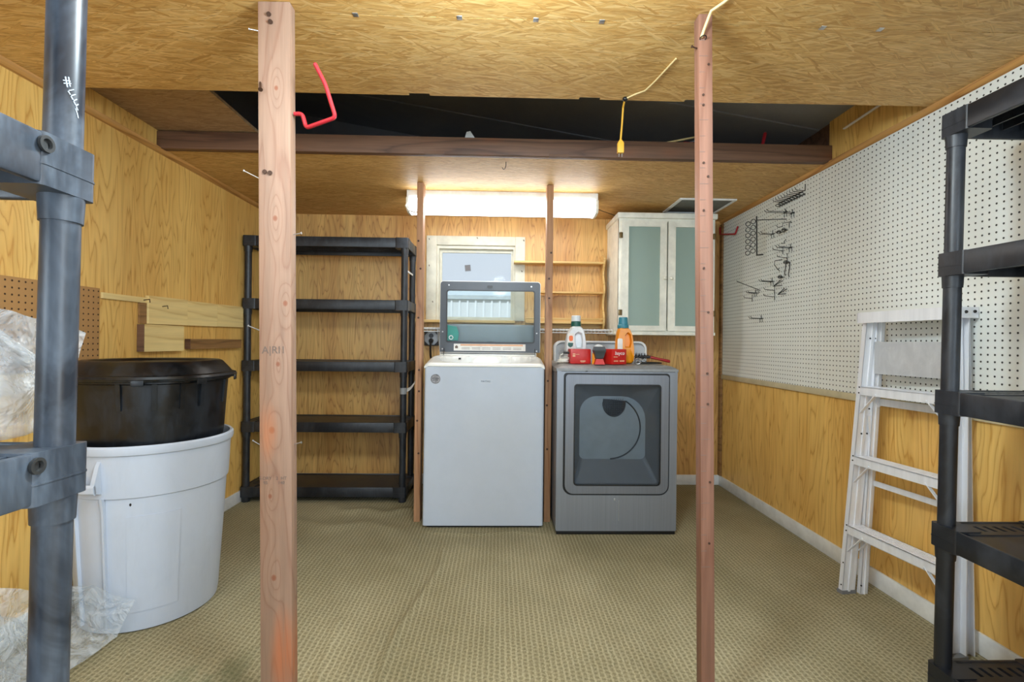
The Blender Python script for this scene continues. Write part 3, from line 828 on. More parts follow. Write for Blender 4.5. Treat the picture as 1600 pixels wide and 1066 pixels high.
# screw bosses on the sockets of the nearest unit, facing the aisle
for ch in list(u3.children):
    if not ch.name.startswith('shelf'): continue
    zt = max(v.co.z for v in ch.data.vertices)
    sock = [c for c in ch.children if sum(v.co.x for v in c.data.vertices) > 0 and sum(v.co.y for v in c.data.vertices) < 0][0]
    g = G()
    g.lathe([(0.011, 0), (0.011, 0.004), (0.007, 0.004), (0.006, 0.0), (0.0, 0.0)], (0, 0, 0), 20)
    bmesh.ops.rotate(g.bm, verts=g.bm.verts[:], cent=(0, 0, 0), matrix=Matrix.Rotation(math.radians(90), 3, 'X'))
    bmesh.ops.translate(g.bm, verts=g.bm.verts[:], vec=(UL/2-0.084, -UD/2-0.0015, zt-0.016))
    b = obj('bolt_boss', g, CHARC, None); b.parent = ch
# paint scribble on the nearest post
for pst in u3.children:
    if pst.name.startswith('post'):
        c = sum((v.co for v in pst.data.vertices), Vector())/len(pst.data.vertices)
        if c.x > 0 and c.y < 0:
            g = G()
            def sc(pts):
                # pts: (angle degrees round the post, height)
                g.tube([(c.x+(PR+0.0003)*math.cos(math.radians(a)), c.y+(PR+0.0003)*math.sin(math.radians(a)), z) for a, z in pts], 0.0008, 4)
            a0, z0 = -138, 1.475
            sc([(a0-6, z0), (a0+14, z0+.002)]); sc([(a0-4, z0-.004), (a0+16, z0-.001)]); sc([(a0, z0+.006), (a0+6, z0-.008)]); sc([(a0+8, z0+.007), (a0+13, z0-.006)])
            for k in range(4):
                sc([(a0+10+k*7, z0-.012-k*.006), (a0+24+k*5, z0-.008-k*.006)])
                sc([(a0+8+k*8, z0-.013-k*.006), (a0+14+k*8, z0-.017-k*.006)])
            sc([(a0+30, z0-.034), (a0+36, z0-.040), (a0+40, z0-.046)])
            s_ = obj('paint_scribble', g, WHITEINK, None); s_.parent = pst
# white twist tie and tape on the back unit
pst = [p for p in unit.children if p.name.startswith('post') and sum(v.co.x for v in p.data.vertices) > 0 and sum(v.co.y for v in p.data.vertices) < 0][0]
g = G(); cx, cy = UL/2-0.027, -UD/2+0.025
g.lathe([(PR+0.0006, 0.742), (PR+0.0012, 0.742), (PR+0.0012, 0.785), (PR+0.0006, 0.785)], (cx, cy, 0), 28)
o = obj('tape_band', g, plain('grey_tape', (150, 152, 154), 0.45), None, label='grey tape band'); o.parent = pst
g = G(); g.grid(lambda u, v: (cx+0.02+u*0.05, cy+0.02+u*0.12+0.01*v, 0.755+0.085*u*u+v*0.025*(1-0.3*u)), 8, 3); o = obj('tape_tail', g, PAPER, None); o.parent = pst
g = G(); g.bar((cx, cy+0.03, 1.60), (cx+0.004, cy+0.31, 1.60), 0.006, 0.012); o = obj('tie_strap', g, PAPER, None); o.parent = pst

# ---------------------------------------------------------------- grey bin and black tote
BX, BY = -1.445, 2.105
t = thing('trash_can', 'large round grey plastic trash can with the black tote sitting in it', 'trash can', (BX, BY, 0))
g = G()
g.lathe([(0.0, 0.006), (0.215, 0.006), (0.225, 0.0), (0.236, 0.006), (0.240, 0.03), (0.2565, 0.30), (0.268, 0.512), (0.2745, 0.516), (0.2765, 0.535), (0.282, 0.655), (0.284, 0.672),
         (0.291, 0.676), (0.294, 0.688), (0.293, 0.702), (0.287, 0.709), (0.279, 0.707), (0.276, 0.694), (0.270, 0.60), (0.250, 0.30), (0.228, 0.03), (0.0, 0.03)], (BX, BY, 0), 96)
can = obj('body', g, BINGREY, t)
def can_r(z): return 0.2385 + (0.268-0.2385)*min(z, 0.515)/0.515
def can_pt(a, z, off=0.0):
    r = can_r(z)+off if z < 0.515 else 0.2765+(z-0.535)*0.046+off
    return (BX + r*math.cos(math.radians(a)), BY + r*math.sin(math.radians(a)), z)
def curved_patch(g, a0, a1, z0, z1, t0, t1, nu=16, nv=6):
    A = [[g.bm.verts.new(can_pt(a0+(a1-a0)*i/nu, z0+(z1-z0)*j/nv, t1)) for j in range(nv+1)] for i in range(nu+1)]
    B = [[g.bm.verts.new(can_pt(a0+(a1-a0)*i/nu, z0+(z1-z0)*j/nv, t0)) for j in range(nv+1)] for i in range(nu+1)]
    for i in range(nu):
        for j in range(nv):
            g.bm.faces.new((A[i][j], A[i+1][j], A[i+1][j+1], A[i][j+1])); g.bm.faces.new((B[i][j], B[i][j+1], B[i+1][j+1], B[i+1][j]))
    for i in range(nu):
        g.bm.faces.new((A[i][0], B[i][0], B[i+1][0], A[i+1][0])); g.bm.faces.new((A[i][nv], A[i+1][nv], B[i+1][nv], B[i][nv]))
    for j in range(nv):
        g.bm.faces.new((A[0][j], A[0][j+1], B[0][j+1], B[0][j])); g.bm.faces.new((A[nu][j], B[nu][j], B[nu][j+1], A[nu][j+1]))
g = G(); curved_patch(g, -73, -36, 0.08, 0.445, -0.004, 0.0028); obj('raised_panel', g, BINGREY, t)
for hd in (259, 79):
    g = G()
    for a in (hd-11, hd+11):
        p0 = Vector(can_pt(a, 0.645, -0.004)); p1 = Vector(can_pt(a, 0.545, -0.004)); o1 = Vector(can_pt(a, 0.56, 0.038)); o0 = Vector(can_pt(a, 0.59, 0.036))
        g.loft([[Vector(can_pt(a+d, z, off)) for z, off in ((0.662, -0.004), (0.535, -0.004), (0.545, 0.030), (0.572, 0.034), (0.64, 0.010))] for d in (-1.4, 1.4)])
    g.loft([[Vector(can_pt(hd-12.4+24.8*i/8, z, off)) for z, off in ((0.545, 0.024), (0.540, 0.032), (0.548, 0.038), (0.570, 0.038), (0.578, 0.032), (0.572, 0.026))] for i in range(9)])
    for a in (hd-13, hd+13):
        curved_patch(g, a-0.8, a+0.8, 0.03, 0.52, -0.003, 0.012, 2, 10)
    obj('handle', g, BINGREY, t)
g = G(); g.sphere(can_pt(-70, 0.49, 0.0), 0.004, 1, (1, 1, 1.6)); g.sphere(can_pt(-50, 0.39, 0), 0.003, 1); obj('scuff_mark', g, BLACK, t)

t = thing('storage_tote', 'black plastic storage tote with lid set down inside the grey trash can', 'tote', (BX, BY, 0.46))
def sup(a, b, z, n=2.6, N=72, cx=BX, cy=BY):
    out = []
    for i in range(N):
        q = 2*math.pi*i/N; c, s = math.cos(q), math.sin(q)
        out.append((cx + a*math.copysign(abs(c)**(2/n), c), cy + b*math.copysign(abs(s)**(2/n), s), z))
    return out
g = G(); g.loft([sup(0.205, 0.205, 0.46), sup(0.212, 0.212, 0.468), sup(0.240, 0.240, 0.72), sup(0.253, 0.253, 0.93), sup(0.262, 0.262, 0.935), sup(0.262, 0.262, 0.952)])
obj('body', g, TOTE, t)
for a in (-118, -84, -58, -34, -14, 12, 170, 200):
    g = G(); c, s = math.cos(math.radians(a)), math.sin(math.radians(a))
    f = lambda r, z: (BX + r*math.copysign(abs(c)**(2/2.6), c), BY + r*math.copysign(abs(s)**(2/2.6), s), z)
    g.bar(f(0.247, 0.835), f(0.2555, 0.934), 0.016, 0.012, (c, s, 0)); obj('rib', g, TOTE, t)
g = G(); g.loft([sup(0.268, 0.268, 0.940), sup(0.283, 0.283, 0.943), sup(0.286, 0.286, 0.953), sup(0.282, 0.282, 0.962), sup(0.268, 0.268, 0.966), sup(0.250, 0.250, 0.990), sup(0.232, 0.232, 1.012), sup(0.218, 0.218, 1.018), sup(0.200, 0.200, 1.016), sup(0.188, 0.188, 1.006)])
lid = obj('lid', g, TOTE, t)
for a in (-70, -20, 20, 160):
    g = G(); c, s = math.cos(math.radians(a)), math.sin(math.radians(a))
    f = lambda r, z: (BX + r*math.copysign(abs(c)**(2/2.6), c), BY + r*math.copysign(abs(s)**(2/2.6), s), z)
    g.bar(f(0.283, 0.928), f(0.283, 0.950), 0.04, 0.007, (c, s, 0), 0.002); obj('latch', g, TOTE, lid)

# ---------------------------------------------------------------- clear bags
def crumple(p, amp, f=7.0):
    n = mnoise.noise_vector(p*f); n2 = mnoise.noise_vector(p*f*2.7+Vector((3, 1, 7))); r = 1-abs(mnoise.noise(p*f*1.6+Vector((9, 2, 4))))
    return n*amp + n2*amp*0.45 + (r-0.6)*amp*0.8*n.normalized()
def mound(g, c, rx, ry, H, amp, f, floor, clampx=None, sub=5):
    """a slumped bag: flat underside, near-vertical flanks, domed top"""
    r = bmesh.ops.create_icosphere(g.bm, subdivisions=sub, radius=1.0)
    for v in r['verts']:
        d = v.co.copy(); q = math.hypot(d.x, d.y)
        if q > 1e-6:
            ux, uy = d.x/q, d.y/q
            k = (abs(ux)**3+abs(uy)**3)**(1/3.0); ux, uy = ux/k, uy/k
        else: ux = uy = 0.0
        if d.z < -0.6: z, rad = floor, min(1.0, q/0.8)
        else:
            tt = (d.z+0.6)/1.6; z, rad = floor + H*tt, max(0.0, 1-tt**2.4)**0.5
        p = Vector((c[0]+rx*ux*rad, c[1]+ry*uy*rad, z))
        w = p + crumple(p, amp, f)*min(1.0, 0.25+(z-floor)/0.05)
        if w.z < floor: w.z = floor + 0.001*abs(mnoise.noise(w*40))
        if clampx is not None and w.x < clampx: w.x = clampx + 0.002*abs(mnoise.noise(w*40))
        v.co = w
t = thing('plastic_bag', 'clear crumpled polythene bag heaped on the nearest shelf behind the grey post', 'bag', (-0.806, 0.655, 0.9635))
g = G(); mound(g, (-0.806, 0.655), 0.136, 0.155, 0.215, 0.018, 9.0, 0.9645); obj('bag_body', g, FILM, t, 180)
def sheet(g, A, B, C, D, amp, nu=40, nv=26, f=11.0, floor=None):
    A, B, C, D = (Vector(q) for q in (A, B, C, D))
    def fn(u, v):
        p = A*(1-u)*(1-v) + B*u*(1-v) + C*u*v + D*(1-u)*v
        q = p + crumple(p, amp*(0.35+1.2*math.sin(math.pi*u)*0.5), f)
        if floor is not None and q.z < floor: q.z = floor + 0.001
        return q
    g.grid(fn, nu, nv)
g = G(); sheet(g, (-0.75, 0.70, 1.16), (-0.694, 0.845, 1.112), (-0.712, 0.84, 1.04), (-0.76, 0.72, 1.0), 0.010); sheet(g, (-0.75, 0.70, 1.16), (-0.694, 0.845, 1.112), (-0.78, 0.84, 1.06), (-0.85, 0.72, 1.08), 0.010)
obj('bag_corner', g, FILM, t, 180)
t = thing('plastic_bag', 'clear polythene bag lying on the carpet in front of the grey trash can', 'bag', (-1.55, 1.55, 0.0))
g = G(); mound(g, (-1.590, 1.43), 0.115, 0.21, 0.34, 0.022, 9.0, 0.012, -1.738); obj('bag_body', g, FILM, t, 180)
g = G(); sheet(g, (-1.56, 1.42, 0.04), (-1.395, 1.60, 0.012), (-1.385, 1.835, 0.014), (-1.52, 1.80, 0.11), 0.016, 44, 30, 10.0, 0.012)
sheet(g, (-1.52, 1.80, 0.11), (-1.385, 1.835, 0.014), (-1.325, 1.842, 0.145), (-1.43, 1.79, 0.225), 0.008, 36, 20, 10.0, 0.012)
sheet(g, (-1.56, 1.42, 0.12), (-1.52, 1.80, 0.11), (-1.43, 1.79, 0.225), (-1.58, 1.55, 0.33), 0.014, 36, 24, 10.0, 0.012)
obj('bag_mouth', g, FILM, t, 180)

# ---------------------------------------------------------------- washer
t = thing('washing_machine', 'white top-loading washing machine with its lid standing open', 'washing machine', (-0.084, 3.25, 0))
WL, WR, WF, WBK = -0.440, 0.272, 2.925, 3.56
g = G()
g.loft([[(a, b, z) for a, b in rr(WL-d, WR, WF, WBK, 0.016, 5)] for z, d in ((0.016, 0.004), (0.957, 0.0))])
cab = obj('cabinet', g, ENAMEL_SHADED, t)
g = G(); g.box(WL+0.02, WR-0.02, WF+0.02, WBK-0.02, 0.0, 0.016); obj('base', g, BLACK, t)
g = G()
def deck(u, v):
    x = WL-0.001 + u*(WR-WL+0.002); y = WF-0.002 + v*(3.43-WF)
    e = min(x-WL, WR-x)
    z = 0.978 + 0.034*min(1, max(0, (y-WF)/0.30))
    z -= 0.014*(1-min(1, max(0, e)/0.03))**2
    z -= 0.018*(1-min(1, max(0, y-WF)/0.03))**2
    d = (abs((x-(WL+WR)/2)/0.290)**3.2 + abs((y-3.19)/0.215)**2.6)
    if d < 1.0: z -= 0.20*min(1, (1-d)/0.30)**0.8
    elif d < 1.35: z -= 0.010*(1.35-d)/0.35
    return (x, y, z)
V = g.grid(deck, 70, 56)
# skirt of the deck
loop = [V[i][0] for i in range(71)] + [V[70][j] for j in range(1, 57)] + [V[i][56] for i in range(69, -1, -1)] + [V[0][j] for j in range(55, 0, -1)]
low = [g.bm.verts.new((v.co.x, v.co.y, 0.959)) for v in loop]
g.bridge(loop, low)
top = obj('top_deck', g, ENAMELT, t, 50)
g = G(); g.box(-0.275, -0.258, 3.35, 3.356, 0.985, 0.997, 0.001); obj('lid_lock', g, BLACK, top)
g = G(); g.box(WL+0.028, WR-0.012, 3.425, 3.445, 0.960, 1.032, 0.004); obj('hinge_bar', g, ENAMELT, t)
g = G(); g.box(WL+0.034, WR-0.018, 3.4235, 3.4265, 1.0225, 1.0285); obj('hinge_seam', g, BLACK, t)
g = G(); g.box(-0.385, 0.258, 3.50, 3.555, 0.957, 1.232, 0.02, 4)
con = obj('console', g, plain('washer_console_grey', (150, 154, 158), 0.4, 0.0, 0.02), t)
g = G(); g.sphere((-0.06, 3.506, 1.095), 0.12, 3, (1, 0.06, 0.22)); obj('control_panel', g, CHARC, con)
text('badge', 'MAYTAG', 0.0135, CHARC, cab, (-0.077, WF-0.0012, 0.872), (math.radians(90), 0, 0), 0.0006)
g = G(); g.frame(rr(-0.115, -0.038, 0.861, 0.883, 0.002, 2), rr(-0.1135, -0.0395, 0.8625, 0.8815, 0.001, 2), WF-0.0012, WF-0.0002, XZ); obj('badge_frame', g, STEEL, cab)
g = G(); g.cyl((-0.374, WF-0.0012, 0.884), (-0.374, WF, 0.884), 0.029, seg=40)
stk = obj('round_sticker', g, plain('foil_sticker', (150, 146, 146), 0.35, 0.5, 0.3, 40), cab, label='round grey foil sticker')
g = G(); g.torus((-0.374, WF-0.0013, 0.884), (0, 1, 0), 0.026, 0.001, 32, 6); g.box(-0.394, -0.354, WF-0.0018, WF-0.001, 0.886, 0.890); g.box(-0.388, -0.360, WF-0.0018, WF-0.001, 0.876, 0.880); obj('sticker_print', g, CHARC, stk)
# open lid
LT = 0.030   # backward lean
def lidmap(a, b, d): return (a, 3.455 + d + (b-1.035)*LT, b)
lo, li = rr(-0.413, 0.284, 1.034, 1.528, (0.006, 0.006, 0.02, 0.02)), rr(-0.367, 0.244, 1.104, 1.465, 0.014)
g = G(); g.frame(lo, li, -0.012, 0.020, lidmap); lidf = obj('lid', g, LIDGREY, t)
g = G(); g.frame(rr(-0.418, 0.289, 1.034, 1.534, (0.006, 0.006, 0.022, 0.022)), rr(-0.408, 0.279, 1.040, 1.522, (0.004, 0.004, 0.018, 0.018)), 0.006, 0.026, lidmap); obj('lid_trim', g, ENAMELT, lidf)
g = G(); g.frame(rr(-0.372, 0.249, 1.099, 1.470, 0.017), rr(-0.364, 0.241, 1.107, 1.462, 0.012), -0.0155, -0.010, lidmap); obj('pane_seal', g, CHARC, lidf)
g = G(); g.plate(rr(-0.368, 0.245, 1.103, 1.466, 0.014), 0.000, 0.004, lidmap); lp = obj('lid_pane', g, LIDPANE, lidf)
g = G(); g.plate([(-0.362, 1.114), (-0.288, 1.114), (-0.285, 1.14), (-0.284, 1.17), (-0.300, 1.212), (-0.362, 1.222)], -0.0022, -0.0012, lidmap); ts = obj('sticker', g, TEALG, lp, label='teal sticker')
g = G(); g.torus(lidmap(-0.337, 1.135, -0.0026), (0, 1, 0), 0.013, 0.003, 20, 6); obj('sticker_logo', g, WHITE, ts)
g = G(); g.plate(rr(-0.316, 0.184, 1.044, 1.092, 0.001, 1), -0.0135, -0.0122, lidmap); lb = obj('warning_label', g, PAPER, lidf, label='white and peach warning label')
g = G(); g.plate(rr(-0.270, 0.166, 1.078, 1.090, 0.001, 1), -0.0145, -0.0134, lidmap); obj('label_band', g, PEACH, lb)
g = G(); g.plate([(-0.306, 1.060), (-0.288, 1.060), (-0.286, 1.072), (-0.297, 1.082), (-0.308, 1.072)], -0.0145, -0.0134, lidmap)
for i in range(6):
    for k in range(2): g.plate(rr(-0.262+i*0.072, -0.205+i*0.072, 1.054+k*0.010, 1.0565+k*0.010, 0.0005, 1), -0.0143, -0.0134, lidmap)
obj('label_print', g, INK, lb)
for x, z in ((-0.355, 1.502), (0.222, 1.498), (-0.395, 1.175), (0.262, 1.17), (-0.395, 1.055), (0.262, 1.045)):
    g = G(); g.cyl(lidmap(x, z, -0.0155), lidmap(x, z, -0.011), 0.005, seg=14); obj('screw', g, STEEL, lidf)
g = G(); g.plate(rr(-0.088, -0.050, 1.484, 1.502, 0.006, 4), -0.016, -0.011, lidmap); obj('lid_latch', g, CHARC, lidf)
for x in (-0.383, 0.250):
    g = G(); g.tube([lidmap(x, 1.060, -0.014), (x, 3.435, 1.04), (x, 3.405, 1.008)], 0.0022, 6); g.sphere((x, 3.405, 1.006), 0.005, 1); obj('hinge_rod', g, BLACK, t)

# ---------------------------------------------------------------- dryer
t = thing('clothes_dryer', 'silver front-loading clothes dryer with a large smoked glass door', 'dryer', (0.686, 3.15, 0))
DL, DR, DF, DB = 0.336, 1.036, 2.830, 3.50
g = G(); g.box(DL+0.004, DR-0.004, DF+0.004, DB, 0.0, 0.024, 0.003); obj('base', g, BLACK, t)
g = G()
fo, fi = rr(DL, DR, 0.022, 0.958, (0.006, 0.006, 0.02, 0.02)), rr(0.374, 0.992, 0.228, 0.934, (0.055, 0.055, 0.02, 0.02))
g.frame(fo, fi, DF, DF+0.10, XZ)
body = obj('front_panel', g, DRYER, t)
g = G(); g.box(DL, DR, DF+0.10, DB, 0.022, 0.958, 0.004)
obj('cabinet', g, plain('dryer_cabinet_grey', (112, 114, 118), 0.4, 0.3, 0.04), t)
g = G()
def dtop(u, v):
    x = DL-0.004 + u*(DR-DL+0.008); y = DF-0.003 + v*(DB-DF)
    e = min(x-DL+0.004, DR+0.004-x, y-DF+0.003)
    q = min(1, e/0.055)
    return (x, y, 0.958 + 0.020*(1-(1-q)**2.2) + 0.004*min(1, max(0, (y-DF)/0.3)))
V = g.grid(dtop, 50, 40)
loop = [V[i][0] for i in range(51)] + [V[50][j] for j in range(1, 41)] + [V[i][40] for i in range(49, -1, -1)] + [V[0][j] for j in range(39, 0, -1)]
low = [g.bm.verts.new((v.co.x, v.co.y, 0.936 if v.co.y > DF-0.002 else 0.944)) for v in loop]; g.bridge(loop, low)
obj('top_panel', g, DRYERT, t, 50)
g = G(); g.box(0.36, 1.02, DF-0.0045, DF-0.0015, 0.9415, 0.9435); g.box(0.498, 0.512, DF-0.0055, DF-0.001, 0.9405, 0.9455, 0.001); obj('lint_slot', g, BLACK, t)
g = G(); g.frame(rr(0.374, 0.992, 0.228, 0.934, (0.055, 0.055, 0.02, 0.02)), rr(0.386, 0.982, 0.240, 0.923, (0.050, 0.050, 0.018, 0.018)), DF+0.006, DF+0.05, XZ); obj('door_gasket', g, BLACK, t)
door = None
g = G(); g.frame(rr(0.385, 0.983, 0.239, 0.924, (0.050, 0.050, 0.018, 0.018)), rr(0.436, 0.936, 0.288, 0.868, (0.020, 0.020, 0.016, 0.016)), DF-0.010, DF+0.03, XZ); door = obj('door', g, DRYERD, t)
g = G(); g.frame(rr(0.4335, 0.9385, 0.2855, 0.8705, (0.022, 0.022, 0.018, 0.018)), rr(0.440, 0.932, 0.292, 0.864, (0.018, 0.018, 0.014, 0.014)), DF-0.0125, DF-0.006, XZ); obj('pane_seal', g, BLACK, door)
g = G(); g.plate(rr(0.437, 0.935, 0.289, 0.867, 0.019), DF-0.007, DF-0.003, XZ); obj('door_pane', g, DOORPANE, door)
# dished inner door and drum seen through the pane
g = G()
g.loft([[(a, DF+0.005, b) for a, b in rr(0.437, 0.935, 0.289, 0.867, 0.02)], [(a, DF+0.020, b) for a, b in rr(0.440, 0.930, 0.292, 0.864, 0.02)],
        [(a, DF+0.085, b) for a, b in rr(0.482, 0.876, 0.418, 0.792, (0.03, 0.03, 0.14, 0.10))]], False, False)
obj('inner_door', g, INNERD, t)
g = G(); g.plate(rr(0.478, 0.880, 0.414, 0.796, (0.03, 0.03, 0.14, 0.10)), DF+0.086, DF+0.089, XZ); drum = obj('drum_back', g, DARKBIN, t)
vl = [(0.622, 0.776)] + [(0.686+0.066*math.cos(math.radians(a)), 0.752-0.078*math.sin(math.radians(a))) for a in range(-10, 191, 12)][::-1]
g = G(); g.plate(vl, DF+0.080, DF+0.086, XZ); vent = obj('lint_vent', g, BLACK, t)
g = G(); g.tube([(x, DF+0.080, z) for x, z in vl[1:]], 0.004, 8); obj('vent_rim', g, CHARC, vent)
g = G()
for i in range(9):
    for j in range(8):
        x, z = 0.634+i*0.013, 0.690+j*0.012
        if (x-0.686)**2/0.058**2+(z-0.752)**2/0.068**2 < 1: g.sphere((x, DF+0.0795, z), 0.0028, 1)
obj('vent_holes', g, CHARC, vent)
g = G(); g.tube([(0.66+0.185*math.cos(math.radians(a)), DF+0.083, 0.605+0.185*math.sin(math.radians(a))) for a in range(-88, 66, 7)], 0.004, 8); obj('drum_lip', g, CHARC, t)
g = G(); g.box(0.672, 0.680, DF-0.001, DF, 0.198, 0.212, 0.0004); g.box(0.7, 0.7015, DF-0.0008, DF, 0.08, 0.20); obj('scratch_mark', g, STEEL, t)
g = G()
g.loft([[(a, y, b) for a, b in rr(0.382, 1.020, 0.972, zt, (0.002, 0.002, 0.05, 0.05), 8)] for y, zt in ((3.40, 1.095), (3.42, 1.118), (3.50, 1.120))])
con = obj('console', g, CONSOLE, t)
g = G(); g.frame(rr(0.380, 1.022, 0.972, 1.122, (0.002, 0.002, 0.052, 0.052), 8), rr(0.392, 1.010, 0.978, 1.110, (0.002, 0.002, 0.044, 0.044), 8), 3.39, 3.425, XZ); obj('console_rim', g, WHITE, con)
g = G(); g.cyl((0.44, 3.402, 1.04), (0.44, 3.378, 1.04), 0.030, 0.026, 28); obj('dial', g, STEEL, con)
# ---------------------------------------------------------------- things standing on the dryer
TOPZ = 0.982
def star(poly, c, n=48):
    """resample a star-shaped outline by rays from c"""
    out = []
    for i in range(n):
        a = 2*math.pi*i/n; d = (math.cos(a), math.sin(a)); best = None
        for (x0, y0), (x1, y1) in zip(poly, poly[1:]+poly[:1]):
            ex, ey = x1-x0, y1-y0
            den = d[0]*ey - d[1]*ex
            if abs(den) < 1e-12: continue
            t = ((x0-c[0])*ey-(y0-c[1])*ex)/den; u = ((x0-c[0])*d[1]-(y0-c[1])*d[0])/den
            if t > 0 and -1e-6 <= u <= 1+1e-6 and (best is None or t < best): best = t
        out.append((c[0]+d[0]*best, c[1]+d[1]*best))
    return out
def smooth_loop(L, k=2):
    for _ in range(k):
        n = len(L); L = [((L[i-1][0]+2*L[i][0]+L[(i+1) % n][0])/4, (L[i-1][1]+2*L[i][1]+L[(i+1) % n][1])/4) for i in range(n)]
    return L
def jug(poly, hole, hc, half, x, y):
    O = smooth_loop(star(poly, hc, 64), 1); I = star(hole, hc, 64)
    r = half*0.6
    def sc(L, k): return [(hc[0]+(p[0]-hc[0])*k, hc[1]+(p[1]-hc[1])*k) for p in L]
    secs = [(sc(O, 0.90), -half), (sc(O, 0.97), -half+r*0.3), (O, -half+r), (O, half-r), (sc(O, 0.97), half-r*0.3), (sc(O, 0.90), half),
            (sc(I, 1.18), half), (I, half-0.010), (I, -half+0.010), (sc(I, 1.18), -half)]
    g = G()
    R = [g.ring([(x+a, y+d, TOPZ+b) for a, b in L]) for L, d in secs]
    for i in range(len(R)): g.bridge(R[i], R[(i+1) % len(R)])
    g.plate([(x+a, TOPZ+b) for a, b in sc(I, 1.01)], y-0.010, y+0.010, XZ)
    return g
wb = (0.478, 3.09)
t = thing('detergent_bottle', 'white detergent bottle with a green and white cap on the dryer', 'bottle', (wb[0], wb[1], TOPZ), 'detergent bottles')
poly = [(-0.066, 0.0), (0.068, 0.0), (0.068, 0.06), (0.064, 0.13), (0.056, 0.18), (0.044, 0.215), (0.030, 0.230), (-0.022, 0.230), (-0.034, 0.215), (-0.052, 0.18), (-0.062, 0.13), (-0.067, 0.06)]
hole = [(0.004, 0.095), (0.036, 0.098), (0.040, 0.14), (0.034, 0.178), (0.012, 0.188), (-0.006, 0.172), (-0.006, 0.13)]
obj('bottle_body', jug(poly, hole, (0.018, 0.14), 0.042, *wb), BOTTLE, t, 45)
g = G(); g.lathe([(0, 0.226), (0.030, 0.226), (0.031, 0.232), (0.031, 0.256), (0.028, 0.260), (0, 0.260)], (wb[0]+0.004, wb[1], TOPZ), 28); obj('cap', g, GREEN, t, label='dark green cap collar')
g = G(); g.lathe([(0, 0.258), (0.027, 0.258), (0.030, 0.262), (0.029, 0.293), (0.026, 0.296), (0, 0.296)], (wb[0]+0.004, wb[1], TOPZ), 28); obj('measuring_cup', g, BOTTLE, t)
g = G(); g.plate(rr(wb[0]-0.054, wb[0]-0.014, TOPZ+0.075, TOPZ+0.185, 0.012, 4), wb[1]-0.0435, wb[1]-0.0418, XZ); lb = obj('label', g, PAPER, t)
g = G(); g.plate(smooth_loop(rr(wb[0]-0.046, wb[0]-0.020, TOPZ+0.135, TOPZ+0.170, 0.010, 4)), wb[1]-0.0445, wb[1]-0.0434, XZ); obj('label_flower', g, plain('orange_print', (238, 120, 60), 0.5), lb)
g = G(); g.plate([(wb[0]-0.052, TOPZ+0.112), (wb[0]-0.048, TOPZ+0.102), (wb[0]-0.036, TOPZ+0.096), (wb[0]-0.022, TOPZ+0.104), (wb[0]-0.018, TOPZ+0.124), (wb[0]-0.050, TOPZ+0.126)], wb[1]-0.0445, wb[1]-0.0434, XZ); obj('label_band', g, GREEN, lb)

yb = (0.777, 3.048)
t = thing('detergent_bottle', 'orange yellow detergent bottle with a teal cap behind the red carton', 'bottle', (yb[0], yb[1], TOPZ), 'detergent bottles')
poly = [(-0.056, 0.0), (0.058, 0.0), (0.058, 0.085), (0.052, 0.13), (0.046, 0.175), (0.034, 0.205), (0.022, 0.222), (-0.034, 0.222), (-0.044, 0.20), (-0.050, 0.16), (-0.054, 0.085)]
hole = [(0.0, 0.105), (0.030, 0.105), (0.036, 0.135), (0.030, 0.175), (0.014, 0.188), (0.0, 0.17)]
obj('bottle_body', jug(poly, hole, (0.015, 0.145), 0.036, *yb), ORANGE, t, 45)
g = G(); g.lathe([(0, 0.218), (0.033, 0.218), (0.035, 0.224), (0.034, 0.238), (0.030, 0.242), (0.027, 0.284), (0.024, 0.287), (0, 0.287)], (yb[0]-0.007, yb[1], TOPZ), 28); obj('cap', g, TEAL, t)
g = G(); g.plate(rr(yb[0]-0.050, yb[0]-0.018, TOPZ+0.08, TOPZ+0.155, 0.01, 4), yb[1]-0.0375, yb[1]-0.0358, XZ); obj('label', g, PAPER, t)

def carton(label, A, ang, w, d, h, z=TOPZ):
    t = thing('carton', label, 'box', (A[0], A[1], z), 'red cartons on the dryer')
    ca, sa = math.cos(math.radians(ang)), math.sin(math.radians(ang))
    u, v = Vector((ca, sa, 0)), Vector((-sa, ca, 0)); A = Vector((A[0], A[1], z))
    g = G(); g.obox(A+u*w/2+v*d/2+Vector((0, 0, h/2)), u, v, (0, 0, 1), w, d, h, 0.0015)
    b = obj('box_body', g, RED, t)
    return t, b, A, u, v
t, b, A, u, v = carton('red carton with small white print on the dryer in front of the white bottle', (0.428, 2.935), 2, 0.122, 0.10, 0.088)
def strip(g, A, u, a, z, w, h, off=0.0008):
    v = Vector((-u.y, u.x, 0)); g.obox(A+u*(a+w/2)-v*off+Vector((0, 0, z)), u, v, (0, 0, 1), w, 0.0008, h)
for a, z, w, h in ((0.012, 0.058, 0.016, 0.006), (0.012, 0.047, 0.016, 0.010), (0.030, 0.056, 0.022, 0.003), (0.058, 0.016, 0.032, 0.006), (0.062, 0.0095, 0.022, 0.002)):
    g = G(); strip(g, A, u, a, z, w, h); obj('print_line', g, PEACH, b)
t, b, A, u, v = carton('red carton marked bayco, standing at an angle in front of the orange bottle', (0.660, 2.872), 27, 0.112, 0.115, 0.090)
text('lettering', 'bayco', 0.031, WHITE, b, A+u*0.060-v*0.0008+Vector((0, 0, 0.066)), (math.radians(90), 0, math.radians(27)), 0.0004, 0.15)
for a, z, w, h in ((0.016, 0.020, 0.032, 0.006), (0.060, 0.020, 0.036, 0.007), (0.014, 0.044, 0.030, 0.004)):
    g = G(); strip(g, A, u, a, z, w, h); obj('print_line', g, PEACH, b)
t = thing('work_light', 'small grey wedge-shaped plastic light with a white dome between the two red cartons', 'light', (0.588, 2.885, TOPZ))
